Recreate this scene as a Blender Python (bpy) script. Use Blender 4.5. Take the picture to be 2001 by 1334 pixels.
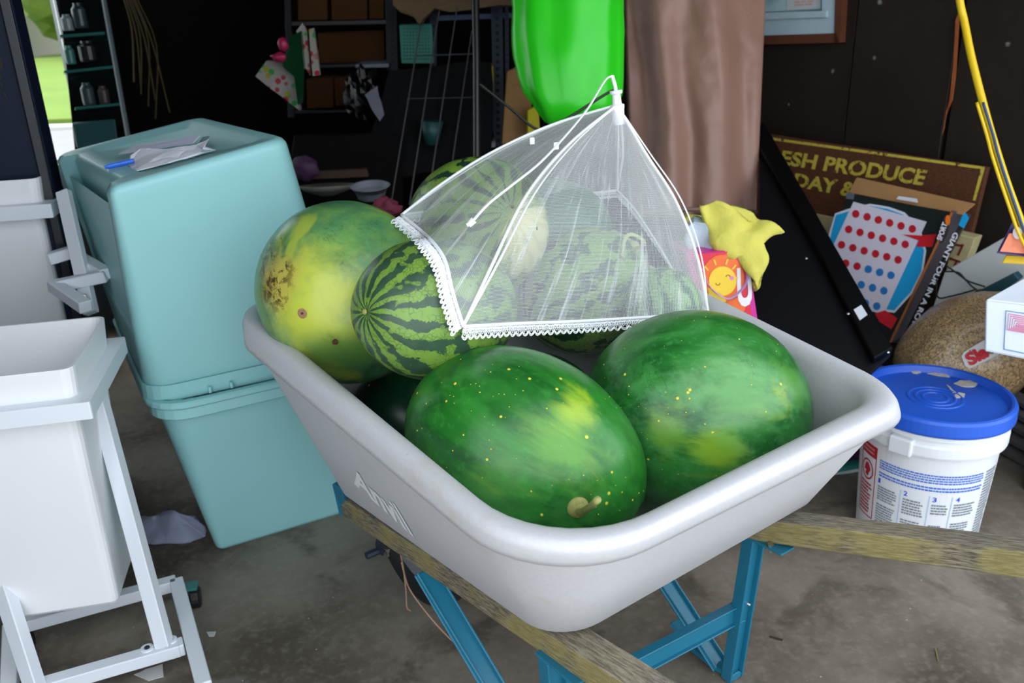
import bpy, bmesh, math, random
from mathutils import Vector, Matrix, noise
V = Vector
random.seed(7)
PI = math.pi
for o in list(bpy.data.objects): bpy.data.objects.remove(o)
SC = bpy.context.scene
COL = SC.collection

# ------------------------------------------------------------------ camera
FPX, H = 1700.0, 1.2
_n = V((1150 - 1000.5, -(5000 - 667), -FPX)).normalized()
_up = -_n
_fw = V((0, 0, -1)); _y = (_fw - _up * _fw.dot(_up)).normalized(); _x = _y.cross(_up)
RC = Matrix((_x, _y, _up))                      # world = RC @ camera vector
CAMP = V((0, 0, H))
cd = bpy.data.cameras.new('camera'); cam = bpy.data.objects.new('camera', cd); COL.objects.link(cam)
cam.matrix_world = Matrix.Translation(CAMP) @ RC.to_4x4()
cd.sensor_width = 36; cd.lens = FPX * 36 / 2001
cd.dof.use_dof = True; cd.dof.focus_distance = 1.3; cd.dof.aperture_fstop = 6.3
cd.clip_start = .02; cd.clip_end = 200
SC.camera = cam

# ------------------------------------------------------------------ light
w = bpy.data.worlds.new('sky'); SC.world = w; w.use_nodes = True
bg = w.node_tree.nodes['Background']; bg.inputs[0].default_value = (.86, .93, 1, 1); bg.inputs[1].default_value = 1.0
sl = bpy.data.lights.new('sun', 'SUN'); sun = bpy.data.objects.new('sun', sl); COL.objects.link(sun)
sl.energy = 2.6; sl.angle = .02; sl.color = (1, .94, .84)
WD = V((-.64, .768, 0)); SD = V((.768, .64, 0))           # garage depth and right directions
sdir = (SD * .75 - WD * .35 + V((0, 0, -1.25))).normalized()
sun.rotation_euler = sdir.to_track_quat('-Z', 'Y').to_euler()
vs = SC.view_settings
vs.view_transform = 'Standard'; vs.look = 'None'; vs.gamma = 1; vs.use_curve_mapping = False
vs.exposure = 1.38

# ------------------------------------------------------------------ pixel helpers
def ray(px, py): return RC @ V((px - 1000.5, -(py - 667), -FPX))
def at(px, py, z):
    d = ray(px, py); return CAMP + d * ((z - H) / d.z)
def dp(px, py, d): return CAMP + ray(px, py) * (d / FPX)
def plane(px, py, p0, n):
    d = ray(px, py); return CAMP + d * ((V(p0) - CAMP).dot(V(n)) / d.dot(V(n)))
NW = V((.768, .64, 0)); PW = V((1.65, 2.25, 0))
def wall(px, py, off=0.0): return plane(px, py, PW - NW * off, NW)
def G(s, w_, z=0.0): return SD * s + WD * w_ + V((0, 0, z))
def lerp(a, b, t): return a + (b - a) * t

# ------------------------------------------------------------------ materials
MATS = {}
def nt(name):
    m = bpy.data.materials.new(name); m.use_nodes = True; t = m.node_tree
    return m, t, t.nodes['Principled BSDF']
def N(t, typ, **k):
    n = t.nodes.new(typ)
    for a, b in k.items():
        if a.startswith('i_'): n.inputs[a[2:].replace('_', ' ')].default_value = b
        else: setattr(n, a, b)
    return n
def srgb(r, g, b):
    f = lambda c: (c / 255 / 12.92) if c / 255 <= .04045 else ((c / 255 + .055) / 1.055) ** 2.4
    return (f(r), f(g), f(b), 1)
def math_(t, op, a, b=None, c=None, clamp=False):
    n = t.nodes.new('ShaderNodeMath'); n.operation = op; n.use_clamp = clamp
    for i, x in enumerate((a, b, c)):
        if x is None: continue
        if isinstance(x, (int, float)): n.inputs[i].default_value = x
        else: t.links.new(x, n.inputs[i])
    return n.outputs[0]
def mix(t, f, a, b):
    n = t.nodes.new('ShaderNodeMix'); n.data_type = 'RGBA'
    for i, x in ((0, f), (6, a), (7, b)):
        if isinstance(x, (int, float, tuple)): n.inputs[i].default_value = x
        else: t.links.new(x, n.inputs[i])
    return n.outputs[2]
def coords(t, kind='Object', scale=(1, 1, 1)):
    tc = t.nodes.new('ShaderNodeTexCoord'); mp = t.nodes.new('ShaderNodeMapping'); mp.inputs['Scale'].default_value = scale
    t.links.new(tc.outputs[kind], mp.inputs[0]); return mp.outputs[0]
def nz(t, vec, scale, detail=3, rough=.55, dist=0, out=0):
    n = N(t, 'ShaderNodeTexNoise'); n.inputs['Scale'].default_value = scale; n.inputs['Detail'].default_value = detail
    n.inputs['Roughness'].default_value = rough; n.inputs['Distortion'].default_value = dist
    t.links.new(vec, n.inputs['Vector']); return n.outputs[out]
def vor(t, vec, scale, feature='F1', out='Distance'):
    n = N(t, 'ShaderNodeTexVoronoi'); n.feature = feature; n.inputs['Scale'].default_value = scale
    t.links.new(vec, n.inputs['Vector']); return n.outputs[out]
def ss(t, x, lo, hi):
    n = N(t, 'ShaderNodeMapRange'); n.interpolation_type = 'SMOOTHSTEP'
    n.inputs[1].default_value = lo; n.inputs[2].default_value = hi
    t.links.new(x, n.inputs[0]); return n.outputs[0]
def bump(t, b, h, strength=.3, dist=.002):
    n = N(t, 'ShaderNodeBump'); n.inputs['Strength'].default_value = strength; n.inputs['Distance'].default_value = dist
    t.links.new(h, n.inputs['Height']); t.links.new(n.outputs[0], b.inputs['Normal'])
def M(name, rgb, rough=.5, metal=0, var=.0, vscale=30, bmp=0, bscale=200, spec=.5, sub=0, trans=0):
    if name in MATS: return MATS[name]
    m, t, b = nt(name); c = srgb(*rgb)
    b.inputs['Base Color'].default_value = c; b.inputs['Roughness'].default_value = rough; b.inputs['Metallic'].default_value = metal
    b.inputs['Specular IOR Level'].default_value = spec
    co = coords(t)
    if var:
        d = tuple(x * (1 - var) for x in c[:3]) + (1,)
        l = tuple(min(1, x * (1 + var * .6)) for x in c[:3]) + (1,)
        t.links.new(mix(t, nz(t, co, vscale, 4), d, l), b.inputs['Base Color'])
    if bmp: bump(t, b, nz(t, co, bscale, 3), bmp)
    MATS[name] = m; return m

def floor_mat():
    m, t, b = nt('concrete'); co = coords(t)
    a = nz(t, co, 2.2, 6, .6); f = nz(t, co, 60, 4); s = ss(t, nz(t, co, 5, 5, .6, .6), .52, .68)
    a = ss(t, a, .32, .68); c = mix(t, a, srgb(78, 68, 57), srgb(136, 127, 114))
    c = mix(t, math_(t, 'MULTIPLY', s, .6), c, srgb(62, 54, 42))
    c = mix(t, math_(t, 'MULTIPLY', ss(t, f, .45, .75), .25), c, srgb(160, 152, 140))
    p = ss(t, nz(t, co, 1.3, 5, .6, .3), .62, .74)
    c = mix(t, math_(t, 'MULTIPLY', p, .6), c, srgb(190, 188, 182))
    sp = ss(t, vor(t, co, 22), .05, .03)
    c = mix(t, math_(t, 'MULTIPLY', sp, .5), c, srgb(210, 208, 200))
    t.links.new(c, b.inputs['Base Color']); b.inputs['Roughness'].default_value = .75
    bump(t, b, f, .3, .002); return m
def wall_mat():
    m, t, b = nt('brown_paint'); co = coords(t); b.inputs['Specular IOR Level'].default_value = .2
    c = mix(t, nz(t, co, 3, 5), srgb(24, 18, 15), srgb(42, 34, 28))
    s = ss(t, nz(t, co, 9, 6, .7, .4), .66, .76)
    c = mix(t, math_(t, 'MULTIPLY', s, .5), c, srgb(70, 68, 64))
    wn = N(t, 'ShaderNodeTexVoronoi'); wn.inputs['Scale'].default_value = 12; t.links.new(co, wn.inputs['Vector'])
    sc = t.nodes.new('ShaderNodeSeparateColor'); t.links.new(wn.outputs['Color'], sc.inputs[0])
    c = mix(t, ss(t, math_(t, 'SUBTRACT', math_(t, 'MULTIPLY', math_(t, 'SUBTRACT', sc.outputs[0], .6), .3), math_(t, 'ADD', wn.outputs['Distance'], math_(t, 'MULTIPLY', nz(t, co, 60, 4), .12))), -.09, .0), c, srgb(130, 128, 124))
    t.links.new(c, b.inputs['Base Color']); b.inputs['Roughness'].default_value = .55
    bump(t, b, nz(t, co, 25, 4), .4, .004); return m
def tray_mat():
    m, t, b = nt('tray_plastic'); co = coords(t)
    c = mix(t, nz(t, co, 160, 3, .8), srgb(188, 189, 193), srgb(208, 208, 212))
    c = mix(t, math_(t, 'MULTIPLY', ss(t, nz(t, co, 7, 5, .65), .58, .75), .45), c, srgb(190, 178, 160))
    c = mix(t, math_(t, 'MULTIPLY', ss(t, vor(t, co, 60), .06, .03), .6), c, srgb(120, 114, 108))
    t.links.new(c, b.inputs['Base Color']); b.inputs['Roughness'].default_value = .48
    bump(t, b, nz(t, co, 500, 2), .25, .0008); return m
def wood_mat(name, a, d, axis_scale, moss=True):
    m, t, b = nt(name); co = coords(t, 'Object', axis_scale)
    g = nz(t, co, 40, 6, .75, .3); g2 = nz(t, coords(t), 9, 4)
    c = mix(t, ss(t, g, .36, .66), srgb(*d), srgb(*a))
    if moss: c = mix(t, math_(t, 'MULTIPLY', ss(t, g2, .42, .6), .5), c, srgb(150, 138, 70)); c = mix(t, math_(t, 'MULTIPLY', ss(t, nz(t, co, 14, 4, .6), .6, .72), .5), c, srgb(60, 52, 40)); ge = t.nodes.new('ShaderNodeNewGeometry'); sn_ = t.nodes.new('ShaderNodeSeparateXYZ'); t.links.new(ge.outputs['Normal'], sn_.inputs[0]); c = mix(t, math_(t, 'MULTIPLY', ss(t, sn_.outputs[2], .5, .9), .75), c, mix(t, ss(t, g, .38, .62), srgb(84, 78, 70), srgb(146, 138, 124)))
    t.links.new(c, b.inputs['Base Color']); b.inputs['Roughness'].default_value = .8
    bump(t, b, g, .6, .002); return m
def melon_base(t):
    tc = t.nodes.new('ShaderNodeTexCoord'); return tc.outputs['Object']
def striped_mat(name, b_, n_str, seed, light=(122, 158, 72), dark=(36, 62, 44), spot=None, thr=.42):
    m, t, b = nt(name); co0 = melon_base(t)
    mp = t.nodes.new('ShaderNodeMapping'); mp.inputs['Location'].default_value = (seed, seed * .7, seed * .3)
    t.links.new(co0, mp.inputs[0]); co = mp.outputs[0]
    sx = t.nodes.new('ShaderNodeSeparateXYZ'); t.links.new(co0, sx.inputs[0])
    r = math_(t, 'DIVIDE', math_(t, 'SQRT', math_(t, 'ADD', math_(t, 'POWER', sx.outputs[0], 2.0), math_(t, 'POWER', sx.outputs[1], 2.0))), b_)
    ang = math_(t, 'MULTIPLY', math_(t, 'ARCTAN2', sx.outputs[1], sx.outputs[0]), n_str / (2 * PI))
    d = math_(t, 'MULTIPLY', math_(t, 'SUBTRACT', nz(t, co, 13, 2), .5), math_(t, 'MULTIPLY', math_(t, 'POWER', r, 1.6), 3.0))
    d2 = math_(t, 'MULTIPLY', math_(t, 'SUBTRACT', nz(t, co, 60, 4, .75), .5), math_(t, 'MULTIPLY', r, 1.2))
    k = math_(t, 'ADD', math_(t, 'ADD', ang, d), d2)
    tri = math_(t, 'MULTIPLY', math_(t, 'ABSOLUTE', math_(t, 'SUBTRACT', math_(t, 'FRACT', math_(t, 'ADD', k, 20.0)), .5)), 2.0)
    w_ = math_(t, 'ADD', math_(t, 'MULTIPLY', math_(t, 'SUBTRACT', nz(t, co, 24, 2), .5), 1.5), thr)
    diff = math_(t, 'SUBTRACT', w_, tri)
    mask = ss(t, diff, -.04, .05)
    isl = ss(t, vor(t, co, 70, 'SMOOTH_F1'), .30, .22)
    isl = math_(t, 'MULTIPLY', isl, ss(t, nz(t, co, 26, 1), .50, .55))
    mask = math_(t, 'MULTIPLY', mask, math_(t, 'SUBTRACT', 1.0, math_(t, 'MULTIPLY', isl, .8)))
    crk = ss(t, vor(t, co, 130, 'DISTANCE_TO_EDGE'), .10, .01)
    crk = math_(t, 'MULTIPLY', crk, ss(t, nz(t, co, 40, 2), .38, .52))
    l2 = tuple(max(0, c - 28) for c in light)
    lc = mix(t, nz(t, co, 22, 4), srgb(*l2), srgb(*light))
    lc = mix(t, math_(t, 'MULTIPLY', crk, .6), lc, srgb(50, 90, 40))
    dc = mix(t, nz(t, co, 60, 3), srgb(*dark), srgb(dark[0] + 26, dark[1] + 30, dark[2] + 24))
    c = mix(t, mask, lc, dc)
    if spot:
        dv = t.nodes.new('ShaderNodeVectorMath'); dv.operation = 'DISTANCE'; t.links.new(co0, dv.inputs[0]); dv.inputs[1].default_value = spot[0]
        f = ss(t, math_(t, 'ADD', dv.outputs['Value'], math_(t, 'MULTIPLY', math_(t, 'SUBTRACT', tri, .5), .03)), spot[1], spot[1] * .72)
        c = mix(t, f, c, mix(t, math_(t, 'MULTIPLY', mask, .55), srgb(236, 228, 172), srgb(196, 200, 128)))
    t.links.new(c, b.inputs['Base Color']); b.inputs['Roughness'].default_value = .36; b.inputs['Specular IOR Level'].default_value = .55
    bump(t, b, nz(t, co, 40, 3), .12, .003); return m
def solid_mat(name, cols, seed, yellow=.6, dots=True, spots=(), iso=False):
    m, t, b = nt(name); co0 = melon_base(t)
    mp = t.nodes.new('ShaderNodeMapping'); mp.inputs['Location'].default_value = (seed, seed * .7, seed * .3)
    t.links.new(co0, mp.inputs[0]); co = mp.outputs[0]
    mz = t.nodes.new('ShaderNodeMapping'); mz.inputs['Scale'].default_value = (1, 1, 1 if iso else .45); t.links.new(co, mz.inputs[0]); cz = mz.outputs[0]
    c = mix(t, ss(t, nz(t, cz, 9, 4, .6, .8), .35, .68), srgb(*cols[0]), srgb(*cols[1]))
    c = mix(t, math_(t, 'MULTIPLY', ss(t, nz(t, cz, 26, 4, .6, .6), .45, .7), .5), c, srgb(*cols[2]))
    yf = ss(t, nz(t, cz, 7, 3, .5, 1.0), yellow, yellow + .12)
    c = mix(t, math_(t, 'MULTIPLY', yf, .85), c, srgb(*cols[3]))
    fine = ss(t, nz(t, coordsm(t, co, (1, 1, .12)), 60, 3, .7), .62, .7)
    c = mix(t, math_(t, 'MULTIPLY', fine, .3), c, srgb(*cols[0]))
    vn_ = nz(t, cz, 19, 5, .62, 1.4); vein = ss(t, math_(t, 'ABSOLUTE', math_(t, 'SUBTRACT', vn_, .5)), .012, .002)
    c = mix(t, math_(t, 'MULTIPLY', math_(t, 'MULTIPLY', vein, ss(t, nz(t, co, 9, 2), .5, .6)), .55), c, srgb(*[int(v * .6) for v in cols[0]]))
    fm = nz(t, co, 75, 6, .75)
    c = mix(t, math_(t, 'MULTIPLY', ss(t, fm, .5, .7), .28), c, srgb(*[min(255, int(v * 1.25)) for v in cols[2]]))
    for (ctr, rad, col, amt) in spots:
        dv = t.nodes.new('ShaderNodeVectorMath'); dv.operation = 'DISTANCE'; t.links.new(co0, dv.inputs[0]); dv.inputs[1].default_value = ctr
        n_ = math_(t, 'MULTIPLY', math_(t, 'SUBTRACT', nz(t, cz, 16, 5, .65, .3 if iso else .8), .5), rad * (1.3 if iso else 2.6))
        f = ss(t, math_(t, 'ADD', dv.outputs['Value'], n_), rad * 1.05, rad * .2)
        if amt < 0:
            f = math_(t, 'MULTIPLY', f, ss(t, nz(t, co, 55, 6, .75, .5), .47, .58)); amt = -amt
        c = mix(t, math_(t, 'MULTIPLY', f, amt), c, srgb(*col))
    if False:
        vn = N(t, 'ShaderNodeTexVoronoi'); vn.inputs['Scale'].default_value = 46; t.links.new(co, vn.inputs['Vector'])
        sc = t.nodes.new('ShaderNodeSeparateColor'); t.links.new(vn.outputs['Color'], sc.inputs[0])
        rad = math_(t, 'MULTIPLY', math_(t, 'SUBTRACT', sc.outputs[0], .30), .16)
        f = ss(t, math_(t, 'SUBTRACT', rad, vn.outputs['Distance']), -.01, .015)
        c = mix(t, f, c, srgb(222, 212, 64))
    t.links.new(c, b.inputs['Base Color']); b.inputs['Roughness'].default_value = .3; b.inputs['Specular IOR Level'].default_value = .55
    bump(t, b, nz(t, co, 30, 3), .12, .003); return m
def coordsm(t, co, scale):
    mp = t.nodes.new('ShaderNodeMapping'); mp.inputs['Scale'].default_value = scale; t.links.new(co, mp.inputs[0]); return mp.outputs[0]
def net_mat():
    m, t, b = nt('white_netting'); nd = t.nodes; L = t.links; nd.remove(b)
    uv = nd.new('ShaderNodeUVMap'); sx = nd.new('ShaderNodeSeparateXYZ'); L.new(uv.outputs[0], sx.inputs[0])
    def thread(o, n): return math_(t, 'GREATER_THAN', math_(t, 'ABSOLUTE', math_(t, 'SUBTRACT', math_(t, 'FRACT', math_(t, 'MULTIPLY', o, n)), .5)), .38)
    g = math_(t, 'MAXIMUM', thread(sx.outputs[0], 190), thread(sx.outputs[1], 190))
    mp = nd.new('ShaderNodeMapping'); mp.inputs['Scale'].default_value = (26, 1.6, 1); L.new(uv.outputs[0], mp.inputs[0])
    fold = ss(t, nz(t, mp.outputs[0], 1.0, 5, .65), .5, .72)
    a = math_(t, 'ADD', math_(t, 'MULTIPLY', g, .56), math_(t, 'MULTIPLY', fold, .42), clamp=True)
    a = math_(t, 'ADD', a, .14, clamp=True)
    d = N(t, 'ShaderNodeBsdfDiffuse'); d.inputs[0].default_value = (.92, .94, .97, 1)
    tl = N(t, 'ShaderNodeBsdfTranslucent'); tl.inputs[0].default_value = (.92, .94, .97, 1)
    mx = nd.new('ShaderNodeMixShader'); mx.inputs[0].default_value = .4; L.new(d.outputs[0], mx.inputs[1]); L.new(tl.outputs[0], mx.inputs[2])
    tr = nd.new('ShaderNodeBsdfTransparent'); m2 = nd.new('ShaderNodeMixShader')
    L.new(a, m2.inputs[0]); L.new(tr.outputs[0], m2.inputs[1]); L.new(mx.outputs[0], m2.inputs[2])
    L.new(m2.outputs[0], nd['Material Output'].inputs[0]); return m
def cloth_mat(name, rgb, rough=.6, translucent=.0, scale=20):
    m, t, b = nt(name); co = coords(t); c = srgb(*rgb); d = tuple(x * .8 for x in c[:3]) + (1,)
    t.links.new(mix(t, nz(t, co, scale, 4), d, c), b.inputs['Base Color']); b.inputs['Roughness'].default_value = rough
    bump(t, b, nz(t, co, scale * 1.6, 4, .6, .5), .5, .006); return m
def seed_mat():
    m, t, b = nt('seed_filled_bag'); co = coords(t)
    vn = N(t, 'ShaderNodeTexVoronoi'); vn.inputs['Scale'].default_value = 330; t.links.new(coordsm(t, co, (1, 1, .6)), vn.inputs['Vector'])
    sc = t.nodes.new('ShaderNodeSeparateColor'); t.links.new(vn.outputs['Color'], sc.inputs[0])
    c = mix(t, sc.outputs[0], srgb(104, 82, 58), srgb(186, 158, 116)); t.links.new(c, b.inputs['Base Color'])
    b.inputs['Roughness'].default_value = .35; b.inputs['Coat Weight'].default_value = .4; bump(t, b, vn.outputs['Distance'], .4, .002); return m
def floral_mat():
    m, t, b = nt('floral_print'); co = coords(t)
    vn = N(t, 'ShaderNodeTexVoronoi'); vn.inputs['Scale'].default_value = 44; t.links.new(co, vn.inputs['Vector'])
    sc = t.nodes.new('ShaderNodeSeparateColor'); t.links.new(vn.outputs['Color'], sc.inputs[0])
    c = mix(t, ss(t, sc.outputs[0], .3, .35), srgb(130, 126, 118), srgb(130, 20, 40))
    c = mix(t, ss(t, sc.outputs[1], .66, .7), c, srgb(130, 124, 24)); c = mix(t, ss(t, sc.outputs[2], .75, .78), c, srgb(40, 120, 60))
    c = mix(t, ss(t, vn.outputs['Distance'], .35, .5), c, srgb(130, 126, 118))
    t.links.new(c, b.inputs['Base Color']); b.inputs['Roughness'].default_value = .4; return m
def leaf_mat(name, a, d, scale):
    m, t, b = nt(name); co = coords(t)
    t.links.new(mix(t, nz(t, co, scale, 5, .7), srgb(*d), srgb(*a)), b.inputs['Base Color']); b.inputs['Roughness'].default_value = .9; return m

# ------------------------------------------------------------------ object helpers
WM = {}
def obj(name, me, mat, parent=None, M4=None, smooth=False):
    if mat is not None:
        for mm in (mat if isinstance(mat, (list, tuple)) else [mat]): me.materials.append(mm)
    if smooth: me.shade_smooth()
    o = bpy.data.objects.new(name, me); COL.objects.link(o)
    if parent is None:
        if M4 is None and len(me.vertices):
            zs = min(v.co.z for v in me.vertices); cx = sum((v.co for v in me.vertices), V()) / len(me.vertices)
            base = V((cx.x, cx.y, zs)); me.transform(Matrix.Translation(-base)); M4 = Matrix.Translation(base)
        o.matrix_world = M4 or Matrix.Identity(4); WM[o] = M4 or Matrix.Identity(4)
    else:
        o.parent = parent; M4 = M4 or Matrix.Identity(4)
        o.matrix_parent_inverse = WM[parent].inverted(); o.matrix_basis = M4; WM[o] = M4
    return o
def tag(o, label=None, cat=None, group=None, kind=None):
    if label: o['label'] = label
    if cat: o['category'] = cat
    if group: o['group'] = group
    if kind: o['kind'] = kind
    return o
def thing(name, label, cat, loc, group=None):
    o = bpy.data.objects.new(name, None); COL.objects.link(o); o.empty_display_size = .05
    o.matrix_world = Matrix.Translation(V(loc)); WM[o] = Matrix.Translation(V(loc))
    return tag(o, label, cat, group)
def mesh(verts, faces, name='m'):
    me = bpy.data.meshes.new(name); me.from_pydata([tuple(v) for v in verts], [], faces); me.update()
    bm = bmesh.new(); bm.from_mesh(me); bmesh.ops.recalc_face_normals(bm, faces=bm.faces); bm.to_mesh(me); bm.free(); return me
def joinm(parts):
    vs_, fs = [], []
    for v, f in parts:
        o = len(vs_); vs_ += list(v); fs += [tuple(i + o for i in q) for q in f]
    return vs_, fs
def hexa(c8):
    return list(c8), [(0, 3, 2, 1), (4, 5, 6, 7), (0, 1, 5, 4), (1, 2, 6, 5), (2, 3, 7, 6), (3, 0, 4, 7)]
def boxv(c, sx, sy, sz, yaw=0.0, base=True):
    R = Matrix.Rotation(yaw, 3, 'Z'); c = V(c); z0, z1 = (0, sz) if base else (-sz / 2, sz / 2)
    return hexa([c + R @ V((x * sx / 2, y * sy / 2, z)) for z in (z0, z1) for x, y in ((-1, -1), (1, -1), (1, 1), (-1, 1))])
def slab(quad, n, th):
    n = V(n).normalized() * th; return hexa([V(q) for q in quad] + [V(q) + n for q in quad])
def bev(vf, r=.003, seg=2):
    me = mesh(*vf); bm = bmesh.new(); bm.from_mesh(me)
    es = [e for e in bm.edges if len(e.link_faces) == 2 and e.calc_face_angle() > .5]
    bmesh.ops.bevel(bm, geom=es, offset=r, segments=seg, profile=.5, affect='EDGES', clamp_overlap=True); bm.to_mesh(me); bm.free()
    return me
def beam(p, q, w_, h_, up=(0, 0, 1)):
    p, q = V(p), V(q); d = (q - p).normalized(); s = d.cross(V(up)).normalized(); u = s.cross(d)
    return hexa([p + s * (a * w_ / 2) + u * (b_ * h_ / 2) for a, b_ in ((-1, -1), (1, -1), (1, 1), (-1, 1))] + [q + s * (a * w_ / 2) + u * (b_ * h_ / 2) for a, b_ in ((-1, -1), (1, -1), (1, 1), (-1, 1))])
def cr(pts, n=6):
    pts = [V(p) for p in pts]; P = [pts[0] * 2 - pts[1]] + pts + [pts[-1] * 2 - pts[-2]]; out = []
    for i in range(1, len(P) - 2):
        a, b_, c, d = P[i - 1:i + 3]
        for k in range(n):
            t = k / n; out.append(.5 * ((2 * b_) + (c - a) * t + (2 * a - 5 * b_ + 4 * c - d) * t * t + (3 * b_ - a - 3 * c + d) * t ** 3))
    out.append(pts[-1]); return out
def tube(pts, r, seg=8, flat=1.0, caps=True):
    pts = [V(p) for p in pts]; vs_, fs = [], []; pv = None
    for i, p in enumerate(pts):
        d = (pts[min(i + 1, len(pts) - 1)] - pts[max(i - 1, 0)])
        d = d.normalized() if d.length > 1e-9 else V((0, 0, 1))
        if pv is None:
            a = V((0, 0, 1)) if abs(d.z) < .9 else V((1, 0, 0)); pv = d.cross(a).normalized()
        pv = (pv - d * pv.dot(d)).normalized(); q = d.cross(pv); rr = r[i] if isinstance(r, (list, tuple)) else r
        for k in range(seg):
            t = 2 * PI * k / seg; vs_.append(p + pv * math.cos(t) * rr + q * math.sin(t) * rr * flat)
    for i in range(len(pts) - 1):
        for k in range(seg):
            k2 = (k + 1) % seg; fs.append((i * seg + k, i * seg + k2, (i + 1) * seg + k2, (i + 1) * seg + k))
    if caps: fs.append(tuple(range(seg))[::-1]); fs.append(tuple((len(pts) - 1) * seg + k for k in range(seg)))
    return vs_, fs
def lathe(prof, c, seg=48, axis=None, close=False):
    c = V(c); R = V((0, 0, 1)).rotation_difference(V(axis).normalized()).to_matrix() if axis is not None else Matrix.Identity(3)
    vs_, fs = [], []
    for r, z in prof:
        for k in range(seg):
            a = 2 * PI * k / seg; vs_.append(c + R @ V((r * math.cos(a), r * math.sin(a), z)))
    n = len(prof)
    for i in range(n - 1 + (1 if close else 0)):
        j = (i + 1) % n
        for k in range(seg):
            k2 = (k + 1) % seg; fs.append((i * seg + k, i * seg + k2, j * seg + k2, j * seg + k))
    if not close: fs.append(tuple(range(seg))[::-1]); fs.append(tuple((n - 1) * seg + k for k in range(seg)))
    return vs_, fs
def ring(q, rad, n=7, side=6):
    """rounded quad ring; returns points and (edge index, t) of each point"""
    out, info = [], []; q = [V(p) for p in q]
    rad = rad if isinstance(rad, (list, tuple)) else [rad] * 4
    tan = []
    for i in range(4):
        p = q[i]; e0 = (q[i - 1] - p).normalized(); e1 = (q[(i + 1) % 4] - p).normalized(); tan.append((p + e0 * rad[i], p, p + e1 * rad[i]))
    for i in range(4):
        a, p, b_ = tan[i]
        for k in range(n + 1):
            t = k / n; w1 = .75; w0 = (1 - t) ** 2; wm = 2 * t * (1 - t) * w1; w2 = t * t
            out.append((a * w0 + p * wm + b_ * w2) / (w0 + wm + w2)); info.append((i, -1))
        nx = tan[(i + 1) % 4][0]
        for k in range(1, side):
            out.append(lerp(b_, nx, k / side)); info.append((i, k / side))
    return out, info
def loft(rings, cap0=False, cap1=False):
    n = len(rings[0]); vs_ = [p for r in rings for p in r]; fs = []
    for i in range(len(rings) - 1):
        for k in range(n):
            k2 = (k + 1) % n; fs.append((i * n + k, i * n + k2, (i + 1) * n + k2, (i + 1) * n + k))
    if cap0: fs.append(tuple(range(n))[::-1])
    if cap1: fs.append(tuple((len(rings) - 1) * n + k for k in range(n)))
    return vs_, fs
def inset(q, d):
    q = [V(p) for p in q]; c = sum(q, V()) / 4; out = []
    for i in range(4):
        e0 = (q[i - 1] - q[i]).normalized(); e1 = (q[(i + 1) % 4] - q[i]).normalized()
        s = max(.3, e0.cross(e1).length); out.append(q[i] + (e0 + e1) * (d / s))
    return out
def textverts(body, shear=0, bold=.0, res=3, sub=0):
    cu = bpy.data.curves.new('lettering', 'FONT'); cu.body = body; cu.shear = shear; cu.resolution_u = res; cu.offset = bold
    o = bpy.data.objects.new('t', cu); COL.objects.link(o); dg = bpy.context.evaluated_depsgraph_get(); dg.update()
    me = bpy.data.meshes.new_from_object(o.evaluated_get(dg))
    if sub:
        bm = bmesh.new(); bm.from_mesh(me); bmesh.ops.remove_doubles(bm, verts=bm.verts, dist=1e-5); bmesh.ops.triangulate(bm, faces=bm.faces[:])
        for _ in range(sub): bmesh.ops.subdivide_edges(bm, edges=[e for e in bm.edges if e.calc_length() > .12], cuts=1); bmesh.ops.triangulate(bm, faces=bm.faces[:])
        bm.to_mesh(me); bm.free()
    vs_ = [v.co.copy() for v in me.vertices]; fs = [tuple(p.vertices) for p in me.polygons]
    bpy.data.objects.remove(o); bpy.data.curves.remove(cu); bpy.data.meshes.remove(me)
    x0 = min(v.x for v in vs_); x1 = max(v.x for v in vs_); y0 = min(v.y for v in vs_); y1 = max(v.y for v in vs_)
    return [((v.x - x0) / (x1 - x0), (v.y - y0) / (y1 - y0)) for v in vs_], fs, (x1 - x0) / (y1 - y0)
def textmap(body, fn, **k):
    uv, fs, asp = textverts(body, **k); return [fn(u, v) for u, v in uv], fs
def bil(q):  # q: BL, BR, TR, TL
    return lambda u, v: (q[0][0] * (1 - u) * (1 - v) + q[1][0] * u * (1 - v) + q[2][0] * u * v + q[3][0] * (1 - u) * v,
                         q[0][1] * (1 - u) * (1 - v) + q[1][1] * u * (1 - v) + q[2][1] * u * v + q[3][1] * (1 - u) * v)
def extr(vf, n, th):
    vs_, fs = vf; n = V(n).normalized() * th; k = len(vs_); vv = list(vs_) + [v + n for v in vs_]
    cnt = {}
    for f in fs:
        for a, b_ in zip(f, f[1:] + f[:1]): cnt[(a, b_)] = 1
    ff = list(fs) + [tuple(i + k for i in f[::-1]) for f in fs]
    for (a, b_) in cnt:
        if (b_, a) not in cnt: ff.append((a, a + k, b_ + k, b_))
    return vv, ff
def poly(pts): return [V(p) for p in pts], [tuple(range(len(pts)))]
def disc(c, u, v, ru, rv, seg=20): return [c + u * (ru * math.cos(2 * PI * k / seg)) + v * (rv * math.sin(2 * PI * k / seg)) for k in range(seg)], [tuple(range(seg))]
def nsub(vf, amp, scale, sub=2, seed=0.0, smooth=True):
    me = mesh(*vf); bm = bmesh.new(); bm.from_mesh(me)
    bmesh.ops.triangulate(bm, faces=[f for f in bm.faces if len(f.verts) > 4])
    bmesh.ops.subdivide_edges(bm, edges=bm.edges[:], cuts=sub, use_grid_fill=True); bm.normal_update()
    for v in bm.verts: v.co += v.normal * (noise.noise(v.co * scale + V((seed, 0, 0))) * amp) + noise.noise_vector(v.co * scale * .7 + V((0, seed, 5))) * amp * .7
    bm.to_mesh(me); bm.free(); return me
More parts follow.
